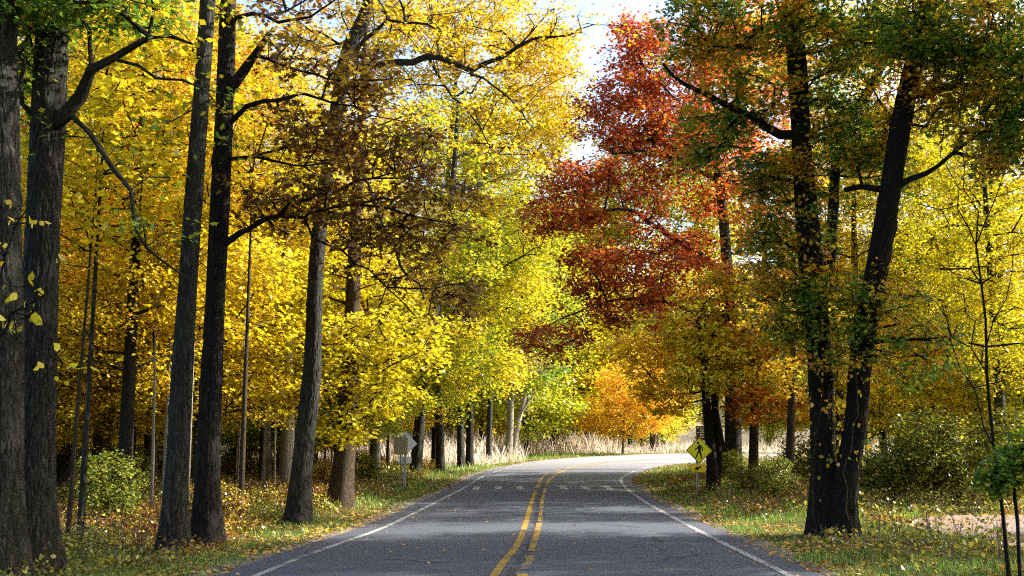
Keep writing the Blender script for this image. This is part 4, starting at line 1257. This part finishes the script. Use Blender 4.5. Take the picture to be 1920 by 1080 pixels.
def rd(x, y): return float(road_dist(np.array([[x, y]]))[0])


def scatter(n, xr, yr, droad, dmin, tries=4000, cond=None):
    out = []
    for _ in range(tries):
        if len(out) >= n: break
        x, y = R.uniform(*xr), R.uniform(*yr)
        if cond and not cond(x, y): continue
        if abs(x) < 100 and y < 130 and rd(x, y) < droad: continue
        if not free(x, y, dmin): continue
        placed.append((x, y)); out.append((x, y))
    return out


def sees(x, y): return abs(x) < .5 * y + 6
LEFTC = lambda x, y: x < -3 and sees(x, y)
# understory maples that make the yellow wall on the left
for k, (x, y) in enumerate(scatter(46, (-28, -6), (24, 60), 3.0, 1.9, cond=LEFTC)):
    t = (UNDER, UNDB)[k % 2]
    lf = R.choice(['yellow', 'yellow', 'gold', 'gold', 'yellow_green', 'yellow', 'yellow_green', 'yellow', 'lime'])
    plant(t[0], t[1], 'understory_maple', x, y, R.uniform(0, 6.28), R.uniform(.85, 1.35), 'slender understory maple with layered yellow leaves in the left wood', 'understory maples in the left wood', M['bark_brown'], M[lf])
for k, (x, y) in enumerate(scatter(22, (-26, -7), (26, 58), 3.2, 1.0, cond=LEFTC)):
    t = (UNDER, UNDB)[k % 2]
    plant(t[0], t[1], 'understory_maple', x, y, R.uniform(0, 6.28), R.uniform(.5, .7), 'slender understory maple with layered yellow leaves in the left wood', 'understory maples in the left wood', M['bark_brown'], M[R.choice(['yellow', 'gold', 'yellow_green'])])
for k, (x, y) in enumerate(scatter(90, (-30, -6), (20, 58), 3.2, .75, cond=LEFTC)):
    t = (POLE, POLB)[k % 2]
    plant(t[0], t[1], 'sapling', x, y, R.uniform(0, 6.28), (1, 1, 1) if False else R.uniform(.7, 1.1), 'thin pole-like sapling among many in the left wood', 'thin saplings in the left wood', M[R.choice(['bark_pale', 'bark_brown', 'bark_pale'])], M['yellow'], 'sapling')
for k, (x, y) in enumerate(scatter(30, (-50, -7), (26, 80), 6, 3.4, cond=LEFTC)):
    t = (TALL, TALB)[k % 2]
    lf = R.choice(['yellow', 'gold', 'yellow', 'yellow_green', 'yellow'])
    plant(t[0], t[1], 'maple_tree', x, y, R.uniform(0, 6.28), R.uniform(.85, 1.15), 'tall yellow maple deep in the left wood behind the nearer trunks', 'tall maples deep in the left wood', M[R.choice(['bark', 'bark_brown', 'bark_dark'])], M[lf])
x, y = atg(235, 29); plant('tall_b', tall_B, 'red_maple_tree', x, y, 2, 1.0, 'maple with a patch of orange red leaves high behind the arching limb', None, M['bark_dark'], M['orange'])
# far side of the bend
for k, (px, Y, s_, lf, lab) in enumerate([(985, 80, 1.0, 'lime', 'green crowned tree rising from the dry grass left of the bend'), (1040, 91, 1.15, 'yellow_green', 'tall lime yellow tree closing the view straight down the road'),
        (1100, 93, 1.2, 'yellow', 'tall yellow tree right behind the lime yellow one at the end of the road'), (1330, 112, 1.15, 'gold', 'golden tree above the far pavement left of the forked trunk'), (1000, 98, 1.2, 'yellow_green', 'yellow green tree in the back row left of the lime yellow tree'),
        (905, 84, 1.1, 'yellow', 'yellow tree in the dry grass behind the near black trunk')]):
    x, y = atg(px, Y); placed.append((x, y))
    plant('far', far_A, 'far_tree', x, y, k * 2.1, s_, lab, None, M['bark'], M[lf])
for k, (x, y) in enumerate(scatter(34, (-34, 75), (90, 130), 4, 5.5, cond=lambda x, y: x < 14 or y > 108 + .25 * (x - 14))):
    lf = R.choice(['yellow_green', 'lime', 'yellow', 'yellow_green', 'gold'])
    plant('far', far_A, 'far_tree', x, y, R.uniform(0, 6.28), R.uniform(.75, 1.15), 'tree with yellow green crown in the row beyond the bend', 'trees beyond the bend', M[R.choice(['bark', 'bark_brown', 'bark_pale'])], M[lf])
for k, (x, y) in enumerate(scatter(34, (-110, 130), (130, 190), 4, 8.0)):
    lf = R.choice(['yellow_green', 'lime', 'yellow', 'gold'])
    plant('far', far_A, 'far_tree', x, y, R.uniform(0, 6.28), R.uniform(.8, 1.1), 'distant hazy tree of the wood far behind the bend', 'distant wood behind the bend', M['bark'], M[lf])
for k, (x, y) in enumerate(scatter(26, (-26, -5), (21, 56), 2.4, .9, cond=LEFTC)):
    t = (('bush', bush_A), ('bush_b', bush_B))[k % 2]
    plant(t[0], t[1], 'bush', x, y, R.uniform(0, 6.28), R.uniform(.35, .7), 'low leafy bush on the floor of the left wood', 'low bushes in the left wood', M['bark_brown'], M[R.choice(['brush', 'bronze', 'olive', 'brush'])], 'bush')
# right wood
RIGHTC = lambda x, y: x > 7 and sees(x, y)
for k, (x, y) in enumerate(scatter(11, (12, 34), (28, 54), 4, 3.6, cond=RIGHTC)):
    t = (TALL, TALB)[k % 2]
    lf = R.choice(['yellow', 'yellow_green', 'gold', 'orange', 'yellow'])
    plant(t[0], t[1], 'maple_tree', x, y, R.uniform(0, 6.28), R.uniform(.6, .85), 'yellow maple in the right wood behind the twin-stemmed oak', 'maples in the right wood', M[R.choice(['bark', 'bark_brown', 'bark_dark'])], M[lf])
for k, (x, y) in enumerate(scatter(10, (13, 28), (28, 58), 4, 2.6, cond=RIGHTC)):
    t = (UNDER, UNDB)[k % 2]
    plant(t[0], t[1], 'understory_maple', x, y, R.uniform(0, 6.28), R.uniform(.8, 1.2), 'slender understory maple with yellow leaves in the right wood', 'understory maples in the right wood', M['bark_brown'], M[R.choice(['yellow', 'gold', 'yellow_green'])])
# trees beside and behind the camera that shade the road
for k, (x, y) in enumerate([(13, 12), (11.5, 3.5), (20, 6), (12, -6), (-9, 4), (-8.5, -8), (30, 20), (12.6, 15.2), (16, 21.5), (15, 11), (21, 23)]):
    t = (TALL, TALB)[k % 2]
    plant(t[0], t[1], 'maple_tree', x, y, k * 1.1, 1.2 if k < 3 else 1.0, 'roadside maple beside the photographer', 'roadside maples beside the photographer', M['bark'], M['oak' if k in (7, 8) else 'yellow'])
# shrubs
for k, (px, Y, s, lab) in enumerate([
    (1405, 35, .5, 'low green shrub at the foot of the orange-leaved trunk by the crossing sign'),
    (1455, 30, .5, 'yellow green shrub just left of the twin-stemmed oak'),
    (1665, 30, .95, 'olive shrub immediately right of the twin-stemmed oak'),
    (1745, 30, 1.0, 'broad olive shrub in the middle behind the gravel path'),
    (1800, 31, 1.1, 'shrub behind the gravel path below the narrow brown trunk'),
    (1885, 28, 1.0, 'shrub behind the gravel path at the right edge'),
    (1520, 40, 1.0, 'dim shrub showing behind the left stem of the twin-stemmed oak'),
    (1375, 42, .5, 'sunlit small shrub behind the crossing sign')]):
    x, y = atg(px, Y)
    t = (('bush', bush_A), ('bush_b', bush_B))[k % 2]
    plant(t[0], t[1], 'shrub', x, y, k * 1.7, s, lab, None, M['bark_brown'], M['olive'], 'shrub')

# ------------------------------------------------------------------ ground cover
def scatter_pts(n, xr, yr, dens, seed):
    r = np.random.default_rng(seed)
    x = r.uniform(*xr, n); y = r.uniform(*yr, n)
    # more points close to the camera
    P = np.stack([x, y], 1)
    keep = r.uniform(size=n) < dens(P)
    P = P[keep]
    return P, r


VIS = lambda P: (np.abs(P[:, 0]) < .52 * P[:, 1] + 1.5)
IN_PATH = lambda P: inside(P, np.repeat(PATH_POLY, 2, 0))


def with_z(P, lift=0.0):
    d = road_dist(P)
    z = np.where(d < .02, road_z(P, .008), ground_z(P) + .012)
    return np.hstack([P, (z + lift)[:, None]]), d


# fallen leaves
def litter(n, yr, size, seed, rate_road, sh):
    r = np.random.default_rng(seed)
    y = r.uniform(*yr, n); x = r.uniform(-.55, .55, n) * (y + 4)
    P = np.stack([x, y], 1)
    d = road_dist(P)
    clump = vnoise(x, y, 1.2, 21) * .5 + vnoise(x, y, .35, 22) * .5
    pr = np.where(d < 0, rate_road * .38 * (1 + 12 * np.exp(d * 2.6)), np.clip(.34 + clump * 1.7 + .4 * np.exp(-d * 1.5), .04, 1))
    P = P[r.uniform(size=n) < pr]
    Q, d = with_z(P)
    Q[:, 2] += .008 + r.uniform(0, .025, len(Q)) * (d > 0) + r.uniform(0, .008, len(Q))
    return leaves(Q, np.where(d < 0, size * .75, size), sh, 1.8, r, fold=.08)


LV = np.concatenate([litter(60000, (9, 30), .075, 31, .022, 'maple'), litter(60000, (30, 80), .10, 32, .018, 'maple')])
tag(link('fallen_leaves', uniform_mesh('fallen_leaves', LV, LV.shape[1]), M['litter']), kind='stuff', label='yellow, orange and brown leaves fallen on the verges and road', cat='leaves')


def blades(P3, h, w, r):
    n = len(P3)
    a = r.uniform(0, 2 * math.pi, n); s = np.stack([np.cos(a), np.sin(a), 0 * a], 1) * w
    tip = P3 + np.stack([r.normal(size=n) * .35, r.normal(size=n) * .35, np.ones(n)], 1) * (h * r.uniform(.5, 1.3, n))[:, None]
    mid = P3 * .45 + tip * .55
    mid[:, 2] += h * .12
    return np.stack([P3 - s, P3 + s, mid + s * .6, tip, mid - s * .6], 1)


def grass(n, yr, h, w, seed):
    r = np.random.default_rng(seed)
    y = r.uniform(*yr, n); x = r.uniform(-.55, .55, n) * (y + 4)
    P = np.stack([x, y], 1); d = road_dist(P)
    cl = vnoise(x, y, 2.2, 11) * .5 + vnoise(x, y, .6, 12) * .5
    pr = np.where(d < .12, 0, np.clip(.55 + cl * 1.0, 0, 1) * np.exp(-np.maximum(0, d - 3.5) / 3.0))
    pr = pr * ~IN_PATH(P) * np.where((x > 6.5) & (y < 19), .45, 1)
    P = P[r.uniform(size=n) < pr]
    Q, d = with_z(P, -.02)
    hh = np.where((P[:, 0] > 5) & (P[:, 1] < 24), .6, 1) * h * (1 + .8 * np.clip(vnoise(P[:, 0], P[:, 1], 1.5, 13), 0, 1)) * np.clip(.45 + d * .35, .4, 1.5)
    return blades(Q, hh, w, r)


LV = np.concatenate([grass(150000, (9, 28), .14, .005, 41), grass(210000, (28, 85), .16, .011, 42)])
tag(link('grass', uniform_mesh('grass', LV, 5), M['blade']), kind='stuff', label='green grass along both verges of the road', cat='grass')

# tall dry grass beyond the bend
r = np.random.default_rng(51)
n = 60000
y = r.uniform(60, 100, n); x = r.uniform(-16, 60, n)
P = np.stack([x, y], 1); d = road_dist(P)
keep = (d > 1.2) & ((y > 84) | (x < 1)) & (r.uniform(size=n) < np.clip(.5 + vnoise(x, y, 3, 52), .1, 1))
P = P[keep]; Q, d = with_z(P, -.02)
hh = np.where(P[:, 0] > 9, .5, 1) * np.clip(.35 + (d - 1.2) * .35, .3, 1.5) * (1 + .4 * vnoise(P[:, 0], P[:, 1], 2.0, 53))
LV = blades(Q, hh, .022, r)
tag(link('dry_grass', uniform_mesh('dry_grass', LV, 5), M['straw']), kind='stuff', label='tall pale dry grass lit by the sun beyond the bend', cat='grass')


# brush on the forest floor
def brush(n, xr, yr, seed, hmax, droad, size, k=26, cond=None):
    r = np.random.default_rng(seed)
    x = r.uniform(*xr, n); y = r.uniform(*yr, n)
    P = np.stack([x, y], 1); d = road_dist(P)
    keep = (d > droad + vnoise(x, y, 2, 60) * .8) & VIS(P) & ~IN_PATH(P)
    if cond is not None: keep &= cond(P)
    P = P[keep]; d = d[keep]
    Q, _ = with_z(P, 0)
    h = hmax * r.uniform(.3, 1, len(Q)) * np.clip((d - droad) * .4 + .35, .3, 1)
    c = np.repeat(Q, k, 0); hh = np.repeat(h, k)
    o = r.normal(size=(len(c), 3)) * np.array([.22, .22, 0]) * (hh / hmax + .4)[:, None]
    o[:, 2] = r.uniform(.05, 1, len(c)) ** .8 * hh
    pos = c + o
    stems = []
    return leaves(pos, size, 'diam', .5, r), Q, h, r


LVs, ST = [], []
for args in ((9500, (-30, -4), (13, 60), 61, .62, 1.6, .075, 34), (2600, (4, 30), (15, 66), 62, .6, 1.4, .09, 22)):
    a, Q, h, r = brush(*args)
    LVs.append(a)
    q = np.repeat(Q, 5, 0); hq = np.repeat(h, 5)
    e = q + np.stack([r.normal(size=len(q)) * .2, r.normal(size=len(q)) * .2, hq * r.uniform(.6, 1.4, len(q))], 1)
    s = np.stack([np.full(len(q), .006), np.zeros(len(q)), np.zeros(len(q))], 1)
    ST.append(np.stack([q - s, q + s, e + s * .4, e - s * .4], 1))
LV = np.concatenate(LVs)
un = tag(link('undergrowth', uniform_mesh('undergrowth', LV, 4), M['brush']), kind='stuff', label='rusty and olive brush covering the woodland floor', cat='undergrowth')
st = np.concatenate(ST)
tag(link('brush_stems', uniform_mesh('brush_stems', st, 4), plain('dry_stem', (.16, .11, .07), .9), parent=un))

# ------------------------------------------------------------------ signs
def extrude_poly(name, pts, t, mat, parent, loc=(0, 0, 0), bev=0.0):
    """flat outline in local XZ, thickness t toward -Y (the viewer's side)"""
    n = len(pts)
    V = [(x, 0, z) for x, z in pts] + [(x, -t, z) for x, z in pts]
    F = [list(range(n)), list(range(2 * n - 1, n - 1, -1))] + [[i, (i + 1) % n, n + (i + 1) % n, n + i] for i in range(n)]
    me = bpy.data.meshes.new(name); me.from_pydata(V, [], F)
    import bmesh
    bm = bmesh.new(); bm.from_mesh(me); bmesh.ops.recalc_face_normals(bm, faces=bm.faces)
    if bev: bmesh.ops.bevel(bm, geom=[e for e in bm.edges], offset=bev, segments=1, affect='EDGES')
    bm.to_mesh(me); bm.free()
    me.materials.append(mat)
    o = bpy.data.objects.new(name, me); o.parent = parent; o.location = loc; col.objects.link(o)
    return o


def rounded(pts, r, k=4):
    out = []
    n = len(pts)
    for i in range(n):
        p0, p1, p2 = (np.array(pts[(i + j) % n], float) for j in (-1, 0, 1))
        a = p1 + (p0 - p1) / np.linalg.norm(p0 - p1) * r; b_ = p1 + (p2 - p1) / np.linalg.norm(p2 - p1) * r
        for t in np.linspace(0, 1, k):
            out.append(tuple((1 - t) ** 2 * a + 2 * t * (1 - t) * p1 + t * t * b_))
    return out


def post(name, h, w, mat, parent, loc=(0, 0, 0), u=True):
    """galvanised U-channel post"""
    t = .006; d = w * .6
    prof_ = [(-w, 0), (-w / 2, 0), (-w / 2, d), (w / 2, d), (w / 2, 0), (w, 0), (w, t), (w / 2 + t, t), (w / 2 + t, d + t), (-w / 2 - t, d + t), (-w / 2 - t, t), (-w, t)]
    prof_ = [(x * .6, y) for x, y in prof_]
    n = len(prof_)
    V = [(x, y, -.2) for x, y in prof_] + [(x, y, h) for x, y in prof_]
    F = [[i, (i + 1) % n, n + (i + 1) % n, n + i] for i in range(n)] + [list(range(n, 2 * n))]
    me = bpy.data.meshes.new(name); me.from_pydata(V, [], F); me.materials.append(mat)
    o = bpy.data.objects.new(name, me); o.parent = parent; o.location = loc; col.objects.link(o)
    return o


def root_empty(name, loc, rz, label, cat, group=None):
    o = bpy.data.objects.new(name, None); o.location = loc; o.rotation_euler = (0, 0, rz); o.empty_display_size = .3
    col.objects.link(o); return tag(o, label, cat, group)


g = on_ground(1300, 932); Ys = g[1]; sc_ = Ys / PF
px2 = lambda x, y: ((x - 1306.5) * sc_, (HORIZON - y) * sc_ + CAM[2] - g[2])
g[0] = (1302 - 960) * sc_
sign = root_empty('pedestrian_crossing_sign', g, 0, 'yellow diamond sign with walking figure and small arrow plaque right of the road', 'road sign')
S = 1 / 9.0 * sc_                                  # one pixel of the enlarged view in metres
cx, cz = (1306.8 - 1302) * sc_, (HORIZON - 844.5) * sc_ + CAM[2] - g[2]


def zp(x, y): return ((x - 421) * S, (580 - y) * S)


post('post', (HORIZON - 800 - 5) * 0 + cz + .30, .06, M['steel'], sign)
plate = extrude_poly('diamond_plate', rounded([(0, .46 * 1.0), (-.46, 0), (0, -.46), (.46, 0)], .04), .004, M['black'], sign, (cx, -.012, cz))
plate.rotation_euler = (0, math.radians(2.2), 0)
dh = pxm(24.6, Ys)
for o_, r_, m_, y_ in ((plate, dh, M['black'], 0),):
    pass


def rescale_diamond():
    me = plate.data
    k = dh / .46
    for v in me.vertices: v.co.x *= k; v.co.z *= k


rescale_diamond()
rim = extrude_poly('yellow_border', rounded([(0, dh * .995), (-dh * .995, 0), (0, -dh * .995), (dh * .995, 0)], .035), .002, M['sign_lime'], plate, (0, -.0055, 0))
blk = extrude_poly('black_border', rounded([(0, dh * .965), (-dh * .965, 0), (0, -dh * .965), (dh * .965, 0)], .03), .002, M['black'], plate, (0, -.009, 0))
face = extrude_poly('yellow_face', rounded([(0, dh * .90), (-dh * .90, 0), (0, -dh * .90), (dh * .90, 0)], .028), .002, M['sign_lime'], plate, (0, -.0125, 0))
head = [(400 + 21 * math.cos(a), 455 + 21 * math.sin(a)) for a in np.linspace(0, 2 * math.pi, 20, endpoint=False)]
body = [(412, 482), (440, 486), (470, 515), (484, 540), (482, 582), (468, 584), (466, 548), (450, 530), (448, 570), (458, 622), (474, 708), (456, 716), (436, 655), (420, 612), (400, 650), (375, 708), (353, 698), (385, 630), (402, 580), (402, 545), (388, 556), (342, 574), (334, 562), (380, 535), (392, 505)]
fig = extrude_poly('walking_figure_symbol', [zp(*p) for p in body], .002, M['black'], plate, (0, -.016, 0))
extrude_poly('figure_head_symbol', [zp(*p) for p in head], .002, M['black'], plate, (0, -.016, 0))
for bz in (.78, -.78):
    extrude_poly('bolt', [(.012 * math.cos(a), .012 * math.sin(a) + bz * dh) for a in np.linspace(0, 6.28, 9)[:-1]], .004, M['bolt'], plate, (0, -.0165, 0))
pz = (HORIZON - 877.0) * sc_ + CAM[2] - g[2]
hw, hh_ = pxm(14, Ys), pxm(7, Ys)
plq = extrude_poly('arrow_plaque', rounded([(-hw, -hh_), (hw, -hh_), (hw, hh_), (-hw, hh_)], .02), .004, M['sign_gold'], sign, ((1304 - 1302) * sc_, -.012, pz))
plq.rotation_euler = (0, math.radians(1.5), 0)
kb = .93
extrude_poly('plaque_border', rounded([(-hw * .96, -hh_ * .92), (hw * .96, -hh_ * .92), (hw * .96, hh_ * .92), (-hw * .96, hh_ * .92)], .018), .0015, plain('plaque_border_ink', (.35, .12, .01), .6), plq, (0, -.005, 0))
extrude_poly('plaque_face', rounded([(-hw * .93, -hh_ * .86), (hw * .93, -hh_ * .86), (hw * .93, hh_ * .86), (-hw * .93, hh_ * .86)], .018), .0015, M['sign_gold'], plq, (0, -.0075, 0))
arrow = [(333, 903), (378, 838), (386, 862), (446, 836), (460, 858), (402, 888), (412, 908)]
extrude_poly('arrow_symbol', [((x - 398) * S, (877 - y) * S) for x, y in arrow], .0015, M['black'], plq, (0, -.0105, 0))

# backs of two signs on the left
g = on_ground(757, 926); Yb = 38.0; sb = Yb / PF
base = np.array([(754 - 960) * sb, Yb, 0]); base[2] = gz1(base[0], Yb)
zz = lambda y, b_: (HORIZON - y) * b_ + CAM[2]
s1 = root_empty('road_sign_back', base, math.radians(-12), 'bare sign back on the thinner of two posts left of the road', 'road sign')
post('post', zz(818, sb) - base[2], .045, M['steel'], s1)
w1 = 22 * sb
extrude_poly('sign_plate', rounded([(-14 * sb, -16 * sb), (13 * sb, -16 * sb), (13 * sb, 16 * sb), (-14 * sb, 16 * sb)], .03), .004, M['aluminium_shaded'], s1, (0, -.01, zz(836, sb) - base[2]))
Yc = 40.5; sc2 = Yc / PF
base = np.array([(762 - 960) * sc2, Yc, 0]); base[2] = gz1(base[0], Yc)
s2 = root_empty('crossing_sign_back', base, math.radians(8), 'grey diamond sign back with rectangular plaque on the thicker post', 'road sign')
post('post', zz(815, sc2) - base[2], .075, M['steel'], s2)
w2 = 22.5 * sc2
dp = extrude_poly('diamond_plate', rounded([(-w2, 0), (0, -w2), (w2, 0), (0, w2)], .04), .004, M['aluminium'], s2, (0, .06, zz(832, sc2) - base[2]))
extrude_poly('plaque_plate', rounded([(-12 * sc2, -6.2 * sc2), (12 * sc2, -6.2 * sc2), (12 * sc2, 6.2 * sc2), (-12 * sc2, 6.2 * sc2)], .03), .004, M['aluminium'], s2, (0, .06, zz(862, sc2) - base[2]))
for bz in (816, 848, 862):
    extrude_poly('bolt', [(.014 * math.cos(a), .014 * math.sin(a)) for a in np.linspace(0, 6.28, 9)[:-1]], .01, M['bolt'], s2, (0, -.004, zz(bz, sc2) - base[2]))

# brown guide sign behind the trees
Yg = 66.0; sg = Yg / PF
base = np.array([(1321 - 960) * sg, Yg, 0]); base[2] = gz1(base[0], Yg)
gs = root_empty('guide_sign', base, 0, 'dark brown direction sign with white lettering behind the forked trunk', 'direction sign')
gw, gh = 19 * sg, 13.2 * sg
gzc = zz(812.5, sg) - base[2]
for dx in (-gw * .6, gw * .6):
    post('post', gzc + gh, .05, M['steel'], gs, (dx, .02, 0))
bd = extrude_poly('sign_board', rounded([(-gw, -gh), (gw, -gh), (gw, gh), (-gw, gh)], .03), .012, M['brown'], gs, (0, 0, gzc))


def text_mesh(s, size, loc, parent, name='lettering'):
    cu = bpy.data.curves.new(name, 'FONT'); cu.body = s; cu.size = size; cu.extrude = .002; cu.offset = size * .012
    tmp = bpy.data.objects.new(name, cu); col.objects.link(tmp)
    bpy.context.view_layer.update()
    me = bpy.data.meshes.new_from_object(tmp.evaluated_get(bpy.context.evaluated_depsgraph_get()))
    bpy.data.objects.remove(tmp)
    me.name = name; me.materials.clear(); me.materials.append(M['white'])
    o = bpy.data.objects.new(name, me); o.parent = parent; o.location = loc; o.rotation_euler = (math.pi / 2, 0, 0); col.objects.link(o)
    return o


ls = 2.9 * sg * 1.25
for k, s_ in enumerate(['Fort', 'Maple', 'Sulliv', 'Park O', 'Farm']):
    text_mesh(s_, ls, (-gw * .62, -.016, gh - (4.4 + k * 4.3) * sg), bd)
for (ax, az, ang) in ((-gw * .8, gh - 3.4 * sg, 0), (-gw * .8, gh - 12.2 * sg, math.pi / 2)):
    ar = [(0, 1), (.75, .2), (.25, .2), (.25, -.9), (-.25, -.9), (-.25, .2), (-.75, .2)]
    k_ = 2.0 * sg
    ca, sa = math.cos(ang), math.sin(ang)
    extrude_poly('arrow_symbol', [((x * ca - z * sa) * k_ + ax, (x * sa + z * ca) * k_ + az) for x, z in ar], .002, M['white'], bd, (0, -.014, 0))

tot = sum(len(o.data.polygons) for o in bpy.data.objects if o.type == 'MESH')
print('objects', len(bpy.data.objects), 'polys drawn', tot, 'unique', sum(len(m.polygons) for m in bpy.data.meshes))
